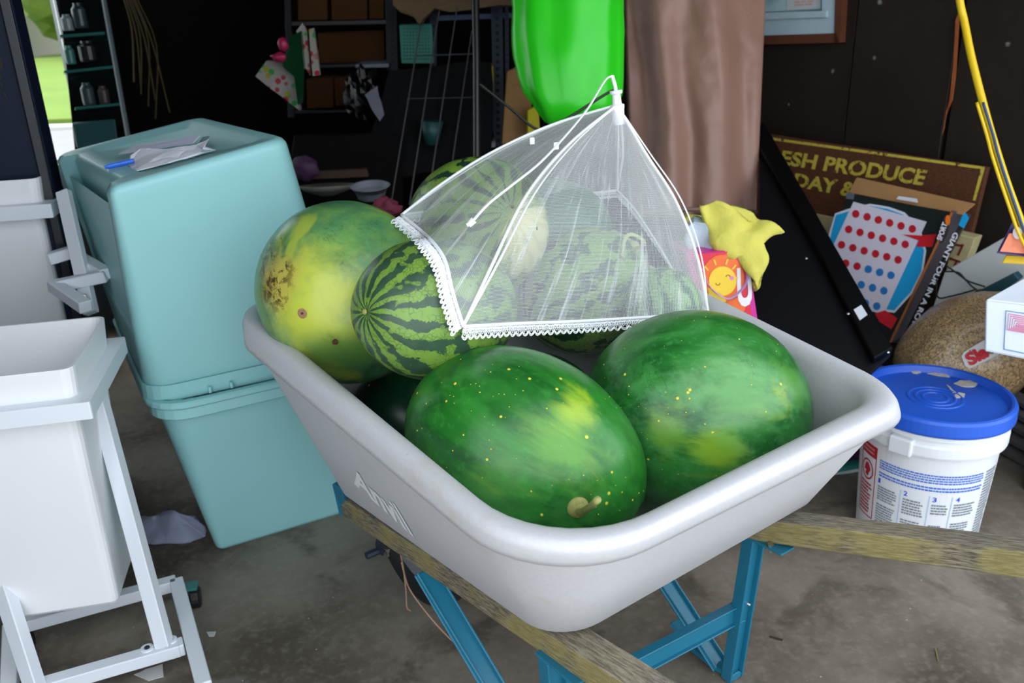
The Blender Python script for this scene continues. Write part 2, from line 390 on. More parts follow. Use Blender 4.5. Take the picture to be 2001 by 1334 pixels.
def blob(c, r, amp=.15, scale=5, seed=0, seg=24, rings=14):
    vs_, fs = [], []; c = V(c)
    for i in range(rings + 1):
        th = PI * i / rings
        for k in range(seg):
            a = 2 * PI * k / seg; d = V((math.sin(th) * math.cos(a), math.sin(th) * math.sin(a), math.cos(th)))
            s = 1 + amp * noise.noise(d * scale * .4 + V((seed, 1, 2))) * 2 + amp * .5 * noise.noise(d * scale + V((seed, 4, 2)))
            vs_.append(c + V((d.x * r[0], d.y * r[1], d.z * r[2])) * s)
    for i in range(rings):
        for k in range(seg):
            k2 = (k + 1) % seg; fs.append((i * seg + k, i * seg + k2, (i + 1) * seg + k2, (i + 1) * seg + k))
    return vs_, fs

# ================================================================== STRUCTURE
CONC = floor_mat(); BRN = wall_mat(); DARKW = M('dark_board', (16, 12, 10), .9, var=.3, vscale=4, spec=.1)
WB_ = 3.75
def st(name, vf, mat, parent=None, label=None):
    o = obj(name, mesh(*vf), mat, parent); tag(o, label, None, None, 'structure' if parent is None else None); return o
st('floor', hexa([G(-7, -9, -.06), G(9, -9, -.06), G(9, WB_, -.06), G(-7, WB_, -.06), G(-7, -9), G(9, -9), G(9, WB_), G(-7, WB_)]), CONC, label='stained grey concrete garage floor and drive')
st('bounce_apron', hexa([G(-7, -9, .001), G(9, -9, .001), G(9, -.35, .001), G(-7, -.35, .001), G(-7, -9, .006), G(9, -9, .006), G(9, -.35, .006), G(-7, -.35, .006)]), M('bounce_concrete', (186, 190, 196), .85, var=.15, vscale=2), label='unseen pale apron added to bounce sunlight into the garage')  # unseen pale slab added to throw fill light onto the foreground
ZC = 2.35; WF = .3; WB = 3.65; SL = -.62; SRW = 2.711
def gbox(s0, s1, w0, w1, z0, z1): return hexa([G(s0, w0, z0), G(s1, w0, z0), G(s1, w1, z0), G(s0, w1, z0), G(s0, w0, z1), G(s1, w0, z1), G(s1, w1, z1), G(s0, w1, z1)])
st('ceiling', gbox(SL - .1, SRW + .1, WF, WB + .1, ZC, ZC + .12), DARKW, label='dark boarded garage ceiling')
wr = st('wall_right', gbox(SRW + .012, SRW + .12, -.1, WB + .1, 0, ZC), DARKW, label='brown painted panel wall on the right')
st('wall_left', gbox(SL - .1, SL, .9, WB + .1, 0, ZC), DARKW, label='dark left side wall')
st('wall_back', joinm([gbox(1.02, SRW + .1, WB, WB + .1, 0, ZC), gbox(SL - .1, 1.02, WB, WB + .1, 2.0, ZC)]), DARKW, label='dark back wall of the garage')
# wall panels on the right wall (each sheet a piece), joints at px 1662 and 1870
def wcoord(px, py): p = wall(px, py); return p.dot(WD) / WD.dot(WD)
j1, j2, j3 = wcoord(1662, 150), wcoord(1862, 150), WB
cuts = [(-.1, j2 - .006), (j2 + .006, j1 - .003), (j1 + .003, j1 + 1.1), (j1 + 1.106, WB)]
for i, (a, b_) in enumerate(cuts):
    obj('wall_panel', bev(gbox(SRW - (.006 if i == 1 else 0), SRW + .012, a, b_, 0, ZC), .002, 1), BRN, wr)
# peeled strip at joint
pts_ = [wall(x, y, .012) for x, y in ((1876, 18), (1872, 90), (1868, 150), (1862, 195), (1850, 215), (1846, 250), (1842, 262), (1850, 225), (1858, 180), (1864, 120), (1868, 40))]
obj('peeled_edge', mesh(*extr(poly(pts_), -NW, .003)), M('raw_wood', (150, 76, 30), .8, var=.4), wr)
# glazed door added at back left so the reflected outdoors shows through it
fr = M('dark_frame', (34, 40, 48), .4)
d1 = tag(obj('reflection_door_1', mesh(*joinm([gbox(-.5, -.42, WB - .02, WB + .06, 0, 2.0), gbox(.94, 1.02, WB - .02, WB + .06, 0, 2.0), gbox(-.42, .94, WB - .02, WB + .06, 1.93, 2.0), gbox(-.42, .94, WB - .02, WB + .06, 0, .60)])), fr), 'dark framed glass door added for the outdoor reflection at the back left', kind='structure')
gm, t_, b_ = nt('clear_glass'); b_.inputs['Base Color'].default_value = (.93, .98, .96, 1); b_.inputs['Roughness'].default_value = .02; b_.inputs['Transmission Weight'].default_value = 1; b_.inputs['IOR'].default_value = 1.1
obj('pane', mesh(*gbox(-.42, .94, WB + .01, WB + .016, .60, 1.93)), gm, d1)
st('trim_1', gbox(SL - .1, -.5, WB, WB + .1, 0, 2.0), DARKW, label='dark wall strip beside the glass door')

# ================================================================== OUTDOORS
tag(obj('lawn', mesh(*hexa([V((-30, 11, -.04)), V((12, 11, -.04)), V((12, 60, -.04)), V((-30, 60, -.04)), V((-30, 11, .02)), V((12, 11, .02)), V((12, 60, .02)), V((-30, 60, .02))])), leaf_mat('lawn_grass', (112, 136, 40), (70, 100, 28), .6)), 'sunlit green lawn of the reflected view, set behind the glass door', kind='structure')
st('ground', hexa([V((-30, 3, -.1)), V((12, 3, -.1)), V((12, 11, -.1)), V((-30, 11, -.1)), V((-30, 3, -.065)), V((12, 3, -.065)), V((12, 11, -.065)), V((-30, 11, -.065))]), M('driveway', (130, 128, 132), .8, var=.15, vscale=2), label='pale driveway of the reflected view, set behind the glass door')
hs = thing('house', 'pale far house of the reflected view, set beyond the lawn', 'house', (-15.5, 30, 0))
obj('house_wall', mesh(*boxv((-18.2, 30, 0), 7, 4, 3.0, 0)), M('house_siding', (186, 176, 168), .8), hs)
obj('roof', mesh([V((-22.2, 27.6, 3)), V((-14.2, 27.6, 3)), V((-14.2, 32.4, 3)), V((-22.2, 32.4, 3)), V((-22.2, 30, 4.8)), V((-14.2, 30, 4.8))], [(0, 1, 5, 4), (2, 3, 4, 5), (1, 2, 5), (3, 0, 4), (0, 3, 2, 1)]), M('house_roof', (130, 124, 122), .8), hs)
for k, (x, y, s) in enumerate(((-11.6, 27, 2.2), (-8.6, 33, 3.0), (-21, 40, 3.5))):
    lab = ['low leafy tree right of the far house', 'taller leafy tree furthest right beyond the lawn', 'leafy tree standing behind the far house'][k]
    tt = thing('tree', lab, 'tree', (x, y, 0), 'trees beyond the lawn')
    obj('crown', mesh(*blob((x, y, s * 1.3), (s, s, s * 1.1), .2, 7, k)), leaf_mat('tree_leaves%d' % k, (112, 124, 44), (44, 74, 28), 2.2), tt, smooth=False)
    obj('trunk', mesh(*tube([(x, y, 0), (x, y, s)], .25)), M('bark', (90, 74, 60), .9), tt)
mb = thing('mailbox', 'small dark mailbox on a post at the lawn edge', 'mailbox', at(60, 128, 0) * 0 + V((-5.6, 10.6, -.06)))
obj('post', mesh(*boxv((-5.6, 10.6, -.065), .09, .09, .95)), M('post_wood', (140, 120, 90), .8), mb)
obj('box', bev(boxv((-5.6, 10.6, .88), .22, .45, .24), .04), M('mailbox_dark', (40, 60, 66), .5), mb)

# dark navy post at the left
post_n = V((.6, -.8, 0)).normalized()
NAVY = M('navy_paint', (20, 28, 50), .5, spec=.15, var=.12, vscale=6)
pA, pB = at(58, 0, 1.2) if False else dp(22, 0, 1.62), dp(103, 360, 1.62)
np_ = thing('navy_post', 'dark navy painted post at the far left edge behind the white planters', 'post', (dp(60, 300, 1.62).x - .04, dp(60, 300, 1.62).y + .05, 0))
ex = at(22, 0, 1.19) if False else None
c_edge = dp(64, 180, 1.95); c_edge.z = 0
obj('shaft', bev(hexa([V((c_edge.x - .30, c_edge.y - .10, 0)), V((c_edge.x, c_edge.y, 0)), V((c_edge.x - .04, c_edge.y + .12, 0)), V((c_edge.x - .34, c_edge.y + .02, 0))] + [V((c_edge.x - .30, c_edge.y - .10, 2.0)), V((c_edge.x, c_edge.y, 2.0)), V((c_edge.x - .04, c_edge.y + .12, 2.0)), V((c_edge.x - .34, c_edge.y + .02, 2.0))]), .006), NAVY, np_)
obj('edge_strip', bev(boxv((c_edge.x - .012, c_edge.y - .008, 0), .022, .012, 2.0, .3), .003), M('navy_dark', (12, 16, 28), .4), np_)
sc_ = []
for x, y, r in ((0, 118, 5), (2, 130, 4), (1, 150, 3), (3, 165, 3), (10, 185, 3), (14, 192, 2), (18, 205, 2)):
    c = plane(x, y, (c_edge.x - .30, c_edge.y - .1028, 0), (-.316, .949, 0)); sc_.append(disc(c, V((.95, .316, 0)), V((0, 0, 1)), r * .0011, r * .0022, 8))
obj('paint_scratch', mesh(*joinm(sc_)), M('black', (10, 10, 12), .7), np_)
tag(bpy.data.objects['paint_scratch'], kind='stuff')

# glass display shelf left of the dark doorway
gs = thing('glass_shelf_cabinet', 'dark glass-shelved cabinet behind the turquoise totes', 'cabinet', dp(185, 330, 2.9) * 1)
TEALG = M('teal_glass_edge', (50, 110, 104), .15)
def vline(px0, py0, px1, py1, d, r): return tube([dp(px0, py0, d), dp(px1, py1, d)], r, 6)
cabL = [dp(x, y, 3.0) for x, y in ((118, -20), (206, -20), (256, 300), (150, 300))]
obj('back_panel', mesh(*hexa([dp(x, y, 3.0) for x, y in ((112, -40), (200, -40), (256, 330), (150, 330))] + [dp(x, y, 3.02) for x, y in ((112, -40), (200, -40), (256, 330), (150, 330))])), M('cabinet_dark', (8, 16, 18), .25), gs)
obj('frame_upright', mesh(*joinm([vline(196, -40, 262, 330, 2.85, .008)])), M('frame_grey', (84, 96, 100), .4), gs)
for k, (a, b_) in enumerate((((116, 76), (203, 70)), ((124, 146), (221, 136)), ((146, 217), (232, 209)))):
    q = [dp(a[0], a[1], 2.98), dp(b_[0], b_[1], 2.98), dp(b_[0] + 2, b_[1] - 3, 2.86), dp(a[0] + 2, a[1] - 3, 2.86)]
    obj('shelf', mesh(*slab([q[3], q[2], q[1], q[0]], (0, 0, 1), .008)), TEALG, gs)
obj('tub', bev(hexa([dp(x, y, d) for d in (2.97, 2.88) for x, y in ((140, 240), (225, 232), (232, 285), (150, 290))]), .006), M('dark_teal_tub', (36, 82, 84), .5), gs)
for k, (x, y, w_, h_, c) in enumerate(((135, 60, 22, 30, (120, 134, 134)), (160, 55, 26, 46, (44, 60, 62)), (140, 125, 18, 34, (60, 120, 112)), (176, 120, 34, 38, (26, 30, 32)), (176, 205, 24, 42, (50, 66, 70)), (206, 203, 20, 34, (70, 62, 60)))):
    p = dp(x, y, 2.9); s = 2.9 / FPX
    o = obj('jar', mesh(*lathe([(w_ * s * .45, 0), (w_ * s * .5, h_ * s * .1), (w_ * s * .5, h_ * s * .75), (w_ * s * .3, h_ * s * .9), (w_ * s * .3, h_ * s)], p, 16)), M('jar_%d' % k, c, .3), None)
    tag(o, ['pale grey jar on the top glass shelf', 'tall dark jar on the top glass shelf', 'teal jar on the middle glass shelf', 'squat black jar on the middle glass shelf', 'slate jar on the lowest glass shelf', 'brownish jar on the lowest glass shelf'][k], 'jar', 'jars in the glass shelf cabinet')

# ================================================================== WHEELBARROW
TRAY = tray_mat()
wb = thing('wheelbarrow', 'wheelbarrow with a light grey plastic tray, wooden handles and teal steel legs', 'wheelbarrow', (.0, 1.35, 0))
Bl, Cl, Al = at(1065, 1175, .60), at(1806, 806, .60), at(440, 648, .64)
Bc, Cc, Ac = at(1070, 1146, .64), at(1802, 786, .64), at(436, 600, .68)
Bi, Ci, Ai = at(1080, 1093, .64), at(1738, 766, .64), at(478, 596, .68)
Dl, Dc, Di = V((.20, 1.98, .635)), V((.205, 1.99, .675)), V((.165, 1.93, .675))
B0, C0, A0 = at(1093, 1266, .38), at(1600, 975, .38), at(655, 962, .3)
D0 = V((.10, 1.74, .30))
up = V((0, 0, .012))
def q4(*a): return [V(x) for x in a]
r_top = [.11, .13, .12, .13]   # order A,B,C,D
RA, RB, RCc, RD = .12, .15, .09, .12
def rg(q, s=1.0, b=None): return ring(q, [RA * s, RB * s, RCc * s, RD * s] if b is None else b, 9, 8)[0]
body_top = inset([Al, Bl, Cl, Dl], .012)
for i in range(4): body_top[i] = body_top[i] + V((0, 0, .006))
def mid(a, b, t): return [lerp(x, y, t) for x, y in zip(a, b)]
bot = [A0, B0, C0, D0]
crest_o = [Ac, Bc, Cc, Dc]; crest_i = [Ai, Bi, Ci, Di]; lip = [Al, Bl, Cl, Dl]
topm = [lerp(a, b_, .5) + V((0, 0, .007)) for a, b_ in zip(crest_o, crest_i)]
inner_bot = [p + V((0, 0, .006)) for p in inset(bot, .006)]
inner_w = inset(crest_i, .006); inner_w = [p - V((0, 0, .012)) for p in inner_w]
rb = [.07, .07, .05, .07]
def bl(t): return [lerp(a, b, t) for a, b in zip([RA, RB * .95, RCc, RD], rb)]
rings_ = [ring([p + V((0, 0, 0)) for p in inset(bot, .02)], [x * .8 for x in rb], 9, 8)[0],
          ring([p + V((0, 0, .004)) for p in inset(bot, .006)], rb, 9, 8)[0],
          ring(mid(bot, body_top, .05), bl(.95), 9, 8)[0], ring(mid(bot, body_top, .5), bl(.5), 9, 8)[0], ring(mid(bot, body_top, .985), bl(0), 9, 8)[0], ring(body_top, bl(0), 9, 8)[0],
          rg(inset(lip, .004)), rg(lip), rg(mid(lip, crest_o, .25)), rg(mid(lip, crest_o, .8)), rg([lerp(a, b_, .12) + V((0, 0, .003)) for a, b_ in zip(crest_o, crest_i)]),
          rg([lerp(a, b_, .3) + V((0, 0, .0065)) for a, b_ in zip(crest_o, crest_i)]), rg(topm), rg([lerp(a, b_, .75) + V((0, 0, .0055)) for a, b_ in zip(crest_o, crest_i)], .97), rg(crest_i, .95), rg(inner_w, .93),
          ring(mid(inner_w, inner_bot, .5), bl(.55), 9, 8)[0], ring(mid(inner_w, inner_bot, .94), bl(1), 9, 8)[0], ring(inset(inner_bot, .02), [x * .8 for x in rb], 9, 8)[0]]
tray = obj('tray', mesh(*loft(rings_, True, True)), TRAY, wb, smooth=True)
# lettering on the left wall of the tray
nl = (B0 - A0).cross(Al - A0).normalized()
if nl.dot(CAMP - A0) < 0: nl = -nl
pT = lerp(lerp(A0, body_top[0], .5), lerp(B0, body_top[1], .5), .5)
nl2 = (lerp(B0, body_top[1], .2) - lerp(A0, body_top[0], .2)).cross(lerp(A0, body_top[0], .8) - lerp(A0, body_top[0], .2)).normalized()
if nl2.dot(CAMP - A0) < 0: nl2 = -nl2
fq = bil([(693, 944), (812, 1050), (773, 984), (684, 908)])
from mathutils.bvhtree import BVHTree
def projector(o_, world=None):
    Mw = world or WM[o_]; vs_ = [Mw @ v.co for v in o_.data.vertices]; b_ = BVHTree.FromPolygons(vs_, [tuple(p.vertices) for p in o_.data.polygons])
    def f(px, py, off):
        d = ray(px, py).normalized(); h = b_.ray_cast(CAMP, d)
        if h[0] is None: return None
        n_ = h[1].normalized(); n_ = n_ if n_.dot(d) < 0 else -n_
        return h[0] + n_ * off
    return f
PTR = projector(tray)
def tproj(u, v):
    p = PTR(*fq(u, v), .0016); return p if p else plane(*fq(u, v), pT, nl2)
obj('lettering', mesh(*textmap('Anvil', tproj, bold=.035, sub=4)), M('white_print', (236, 238, 242), .5), tray)
# wooden handles
WOOD = wood_mat('weathered_wood', (166, 156, 128), (92, 84, 68), (9, 9, 9))
def handle(nf0, nf1, ff0, h_, ext0, ext1):
    d = (nf1 - nf0); s = (ff0 - nf0); s = s - d * (s.dot(d) / d.dot(d)); s.normalize(); w_ = .05
    u = s.cross(d.normalized()); u = u if u.z > 0 else -u
    p = nf0 - d.normalized() * ext0; q = nf1 + d.normalized() * ext1
    return [x for x in (p - u * h_, q - u * h_, q + s * w_ - u * h_, p + s * w_ - u * h_, p, q, q + s * w_, p + s * w_)], d.normalized()
def grained(vf, d, name):
    """mesh in a frame whose x runs along the grain"""
    c = sum(vf, V()) / 8; x = d; z = V((0, 0, 1)); y = z.cross(x).normalized(); z = x.cross(y)
    R = Matrix((x, y, z)).transposed().to_4x4(); T = Matrix.Translation(c) @ R; Ti = T.inverted()
    me = bev(hexa([Ti @ v for v in vf]), .003, 2); return me, T
wm2 = wood_mat('weathered_handle_wood', (146, 136, 112), (66, 60, 50), (.9, 9, 9))
zu = V((0, 0, .042)); hAv, dA = handle(at(680, 1015, .262) + zu, at(1142, 1334, .340) + zu, at(680, 1015, .262) + zu + V((.79, .60, 0)) * .05, .042, .03, .45)
me, T = grained(hAv, dA, 'a'); hA = obj('handle', me, wm2, wb, T)
hBv, dB = handle(at(1528, 1020, .376), at(2001, 1078, .45), at(1572, 996, .376), .042, .60, .25)
me, T = grained(hBv, dB, 'b'); hB = obj('handle', me, wm2, wb, T)
# teal legs
TEAL = M('teal_paint', (30, 112, 140), .35, var=.15, vscale=14)
footB = V((.391, 1.287, 0)); footA = V((.055, 1.035, 0))
def leg(foot, top, back, name_i):
    ch = []
    top = V(top)
    # angle-iron leg: two thin webs
    f2 = foot + V((0, 0, .004))
    a = beam(f2, top, .030, .004, up=(.57, -.82, 0)); b2 = beam(f2 + V((.013, .009, 0)), top + V((.013, .009, 0)), .004, .024, up=(.57, -.82, 0)); c2 = beam(f2 - V((.013, .009, 0)), top - V((.013, .009, 0)), .004, .024, up=(.57, -.82, 0))
    return joinm([a, b2, c2])
topB = V((.408, 1.275, .325)); topA = V((.042, .985, .335))
fu = V((.573, -.82, 0))
for foot, top, sb in ((footB, topB, V((.176, 1.5, .29))), (footA, topA, V((-.165, 1.262, .285)))):
    lg = obj('leg', bev(leg(foot, top, None, 0), .0012, 1), TEAL, wb)
    obj('top_flange', bev(beam(top + V((0, 0, -.002)) - fu * .02, top + V((0, 0, .004)) + fu * .07, .034, .004), .001, 1), TEAL, lg)
    obj('brace', bev(joinm([beam(foot + V((0, 0, .01)) - fu * .03, sb, .046, .004, up=(0, 0, 1)), beam(foot + V((.012, .010, .012)) - fu * .03, sb + V((.014, .010, 0)), .004, .014), beam(foot + V((-.012, -.010, .012)) - fu * .03, sb + V((-.014, -.010, 0)), .004, .014)]), .001, 1), TEAL, wb)
    obj('foot_bar', bev(tube([foot + V((0, 0, .012)) + fu * .01, foot + V((0, 0, .008)) - fu * .04, foot + V((0, 0, .012)) - fu * .10, foot + V((0, 0, .035)) - fu * .15], .016, 8, .5), .001, 1), TEAL, wb)
cbB, cbA = at(1452, 1190, .155), at(1262, 1290, .155)
dcb = (cbA - cbB).normalized()
cbA2 = cbB + dcb * .41
obj('cross_brace', bev(joinm([beam(cbB, cbA2, .004, .038), beam(cbB + V((0, 0, .019)), cbA2 + V((0, 0, .019)), .018, .003), beam(cbB - V((0, 0, .019)), cbA2 - V((0, 0, .019)), .018, .003)]), .001, 1), TEAL, wb)
BOLT = M('zinc', (190, 190, 188), .3, 1)
def bolt(p, n, r=.006, par=None): return obj('bolt', mesh(*joinm([lathe([(r * 1.5, 0), (r * 1.5, .002), (r, .002), (r, .008), (r * .55, .008), (r * .55, .018)], p, 6, n)])), BOLT, par or wb)
bolt(at(1448, 1172, .175) - V((0, 0, 0)), (.8, -.5, -.2)); bolt(at(1506, 1062, .335), (0, 0, -1), .004); bolt(at(1100, 1296, .33), (0, 0, -1), .004); bolt(at(757, 1070, .27), (0, 0, -1), .004)
# front bracket, wheel, axle fork
obj('front_bracket', bev(hexa([at(648, 945, .335), at(668, 958, .335), at(676, 1010, .25), at(662, 1008, .25)] + [p + V((.05, .06, 0)) for p in (at(648, 945, .335), at(668, 958, .335), at(676, 1010, .25), at(662, 1008, .25))]), .002, 1), TEAL, wb)
wc = V((-.205, 1.56, .165)); wax = V((.80, .60, 0))
prof = [(.165 * math.cos(0) * 0 + .128 + .034 * math.cos(a), .036 * math.sin(a)) for a in [2 * PI * k / 14 for k in range(14)]]
whl = obj('wheel', mesh(*lathe(prof, wc, 48, wax, close=True)), M('tire_rubber', (24, 24, 26), .7, bmp=.4), wb, smooth=True)
obj('rim', mesh(*lathe([(.02, -.02), (.1, -.022), (.106, -.015), (.106, .015), (.1, .022), (.02, .02)], wc, 32, wax)), M('rim_grey', (120, 124, 128), .5), whl)
obj('axle', mesh(*tube([wc - wax * .13, wc + wax * .13], .008)), M('bracket_dark', (38, 42, 62), .5), wb)
for s in (-.1, .1): obj('axle_bracket', bev(beam(wc + wax * s, wc + wax * s + V((0, 0, .11)) + fu * .05, .03, .005, up=wax), .001, 1), M('bracket_dark', (38, 42, 62), .5), wb)
# dried vine hanging
vm = M('dry_vine', (176, 140, 120), .8)
o = obj('dried_vine', mesh(*joinm([tube(cr([at(783, 1083, .285), at(788, 1110, .2), at(793, 1150, .12), at(795, 1185, .05), at(802, 1193, .03)]), .0016, 6), tube(cr([at(785, 1100, .25), at(800, 1150, .14), at(840, 1205, .05), at(880, 1248, .012), at(900, 1262, .01)]), .0016, 6)])), vm)
tag(o, 'thin dried vine dangling under the left wheelbarrow handle', 'vine')

# ================================================================== WATERMELONS
def melon(name, c, a, b, d, mat, label, seed, group, lump=.012):
    d = V(d).normalized(); c = V(c); x = d.cross(V((0, 0, 1))).normalized(); y = d.cross(x)
    R = Matrix((x, y, d)).transposed().to_4x4(); T = Matrix.Translation(c) @ R
    vs_, fs = [], []; rn, sg = 64, 96
    for i in range(rn + 1):
        th = PI * i / rn
        for k in range(sg):
            p = 2 * PI * k / sg; n = V((math.sin(th) * math.cos(p), math.sin(th) * math.sin(p), math.cos(th)))
            s = 1 + lump * noise.noise(n * 1.6 + V((seed, 2, 1))) + lump * .25 * noise.noise(n * 6 + V((seed, 2, 9)))
            pole = 1 - .035 * math.exp(-(math.sin(th) / .10) ** 2)
            vs_.append(V((n.x * b, n.y * b, n.z * a * pole)) * s)
    for i in range(rn):
        for k in range(sg):
            k2 = (k + 1) % sg; fs.append((i * sg + k, i * sg + k2, (i + 1) * sg + k2, (i + 1) * sg + k))
    me = mesh(vs_, fs); o = obj(name, me, mat, None, T, smooth=True)
    tag(o, label, 'watermelon', group); o['_s'] = 1; del o['_s']
    return o, T
def hit(px, py, c, a, b, d):
    """where the pixel's ray meets the melon"""
    d = V(d).normalized(); c = V(c); x = d.cross(V((0, 0, 1))).normalized(); y = d.cross(x)
    f = lambda v: V((v.dot(x) / b, v.dot(y) / b, v.dot(d) / a)); o = f(CAMP - c); r = f(ray(px, py))
    A = r.dot(r); B_ = 2 * o.dot(r); C_ = o.dot(o) - 1; D_ = B_ * B_ - 4 * A * C_
    if D_ < 0: return None
    t = (-B_ - math.sqrt(D_)) / (2 * A); p = CAMP + ray(px, py) * t; e = f(p - c)
    n = (x * (e.x / b) + y * (e.y / b) + d * (e.z / a)).normalized(); return p, n, V((e.x * b, e.y * b, e.z * a))
DG = ((16, 76, 28), (44, 130, 40), (60, 138, 58), (150, 180, 44))
g1, g2 = 'large solid green watermelons', 'striped watermelons'
m1 = ((.012, 1.120, .588), .186, .144, (.826, -.426, -.37))
lh = lambda mm, px, py: tuple(hit(px, py, *mm)[2])
o1, T1 = melon('watermelon', *m1, solid_mat('melon_green_a', DG, 3.1, .64, spots=((lh(m1, 1125, 800), .045, (168, 196, 40), .8), (lh(m1, 1095, 880), .07, (110, 168, 60), .6), (lh(m1, 990, 910), .05, (84, 146, 60), .55), (lh(m1, 1010, 760), .05, (40, 112, 40), .6))), 'large dark green watermelon in front with its thick stem facing the viewer', 1, None)  # lighter patches are part rind colour, part reflected light painted in
def specks(mm, parent, n, seed, rmax=.0026, box=None):
    rnd = random.Random(seed); out = []
    c_, a_, b_, d_ = mm
    cam_c = RC.transposed() @ (V(c_) - CAMP); px0, py0 = 1000.5 - FPX * cam_c.x / cam_c.z, 667 + FPX * cam_c.y / cam_c.z
    R_ = FPX * a_ / -cam_c.z
    cl = [(px0 + rnd.uniform(-.7, .7) * R_, py0 + rnd.uniform(-.7, .7) * R_) for _ in range(5)]
    for i in range(n):
        if rnd.random() < .55: q = rnd.choice(cl); x, y = q[0] + rnd.gauss(0, R_ * .16), q[1] + rnd.gauss(0, R_ * .16)
        else: x, y = px0 + rnd.uniform(-1, 1) * R_, py0 + rnd.uniform(-1, 1) * R_
        h = hit(x, y, *mm)
        if not h: continue
        r = rmax * (.22 + .78 * rnd.random() ** 3)
        h2 = PROJ[parent](x, y, 0)
        if h2 is None: continue
        out.append(lathe([(r, -.001), (r, .0002), (r * .6, .0005)], h2, 8, h[1]))
    tag(obj('yellow_specks', mesh(*joinm(out)), M('speck_yellow', (214, 202, 60), .4), parent), kind='stuff')
class _P(dict):
    def __missing__(self, k): self[k] = projector(k); return self[k]
PROJ = _P()
def stem(mm, px, py, tip, r, parent, mat, base=True, label=None):
    p, n, _ = hit(px, py, *mm); pts = [p - n * .004, p + n * .012]
    tipw = V(tip); pts = cr([p - n * .004, p + n * .012, lerp(p + n * .018, tipw, .5), tipw], 5)
    rr = [r * (1.25 if i < 3 else 1 - .35 * min(1, i / 8)) for i in range(len(pts))]
    vf = [tube(pts, rr, 10)]
    if base: vf.append(lathe([(r * 2.3, -.003), (r * 2.1, .001), (r * 1.5, .0025), (r * .6, .004)], p, 18, n))
    return obj('stem', mesh(*joinm(vf)), mat, parent, smooth=True)
STEM = M('melon_stem', (150, 152, 84), .6, var=.35, vscale=90, bmp=.5, bscale=300)
stem(m1, 1130, 992, dp(1168, 976, 0.99), .0068, o1, STEM)
specks(m1, o1, 120, 4)
m2 = ((.288, 1.246, .579), .183, .164, (.973, .156, -.168))
o2, _ = melon('watermelon', *m2, solid_mat('melon_green_b', ((18, 76, 32), (46, 126, 46), (78, 146, 84), (130, 168, 48)), 8.7, .60, spots=((lh(m2, 1400, 885), .045, (140, 178, 36), .7), (lh(m2, 1450, 770), .08, (104, 162, 92), .6), (lh(m2, 1300, 845), .04, (120, 168, 48), .55), (lh(m2, 1540, 740), .05, (96, 156, 60), .5))), 'large dark green watermelon beside the front one, against the right tray wall', 2, None)  # pale spots paint reflected light in along with the rind's own mottling
specks(m2, o2, 70, 9)
m3 = ((-.292, 1.482, .724), .165, .157, (.388, -.66, -.643))
o3, _ = melon('watermelon', *m3, solid_mat('melon_pale', ((60, 118, 84), (112, 158, 82), (96, 152, 96), (176, 194, 72)), 5.2, .55, dots=False, iso=True,
    spots=((lh(m3, 610, 600), .13, (198, 208, 74), .95), (lh(m3, 640, 700), .07, (50, 104, 50), .7), (lh(m3, 700, 690), .06, (56, 110, 46), .6), (lh(m3, 535, 545), .07, (196, 176, 84), .8), (lh(m3, 525, 500), .06, (84, 66, 36), -.95), (lh(m3, 530, 560), .06, (80, 62, 34), -.95), (lh(m3, 545, 530), .035, (70, 52, 30), -.9))),
    'pale yellow-green watermelon with a brown scarred side at the left end of the tray', 3, None)
p, n, _ = hit(591, 612, *m3)
obj('stem_scar', mesh(*joinm([lathe([(.0085, -.002), (.0085, .001), (.006, .0015), (.005, .0005), (.002, .0005)], p, 16, n)])), M('stem_scar', (170, 130, 96), .8, var=.5, vscale=300), o3)
obj('scar_centre', mesh(*lathe([(.0022, -.001), (.0022, .0018), (.001, .002)], p, 10, n)), M('scar_dark', (80, 48, 34), .8), o3)
p, n, _ = hit(655, 668, *m3); obj('blemish', nsub(lathe([(.005, -.001), (.005, .0006), (.002, .001)], p, 10, n), .001, 400, 1), M('scar_dark', (80, 48, 34), .8), o3)
m4 = ((-.114, 1.262, .763), .1415, .109, (-.651, -.72, .241))
o4, _ = melon('watermelon', *m4, striped_mat('melon_stripe_a', .109, 15, 2.3, light=(128, 164, 74), thr=.50), 'striped watermelon half outside the net, its striped end facing left', 4, None)
p, n, _ = hit(712, 609, *m4); obj('stem_scar', mesh(*lathe([(.0042, -.001), (.0036, .0012), (.0015, .0022)], p, 12, n)), M('pale_button', (150, 150, 84), .8), o4)
m5 = ((-.060, 1.650, .790), .150, .136, (.45, -.82, .38))
sp = lh(m5, 1045, 470)
o5, _ = melon('watermelon', *m5, striped_mat('melon_stripe_b', .138, 17, 6.1, light=(134, 172, 70), dark=(18, 46, 30), spot=(sp, .078), thr=.36), 'striped watermelon with a cream ground spot at the top of the pile under the net', 5, None)
for k, (x, y) in enumerate(((1049, 446), (1031, 472))):
    p, n, _ = hit(x, y, *m5); obj('blemish', nsub(lathe([(.003, -.001), (.003, .0006), (.001, .001)], p, 8, n), .001, 500, 1), M('scar_dark', (80, 48, 34), .8), o5)
p, n, _ = hit(1002, 404, *m5); obj('stem_scar', mesh(*lathe([(.003, -.001), (.003, .0012), (.001, .002)], p, 10, n)), M('scar_dark', (80, 48, 34), .8), o5)
m6 = ((.152, 1.686, .645), .144, .125, (.80, .50, .33))
o6, _ = melon('watermelon', *m6, striped_mat('melon_stripe_c', .125, 12, 9.4, light=(150, 190, 104), dark=(26, 66, 40), thr=.42), 'striped watermelon with a curly pale stem in the middle of the net', 6, None)
p, n, _ = hit(1240, 480, *m6)
obj('stem_button', mesh(*lathe([(.016, -.004), (.013, .003), (.006, .008)], p, 14, n)), M('pale_stem', (176, 190, 120), .6), o6, smooth=True)
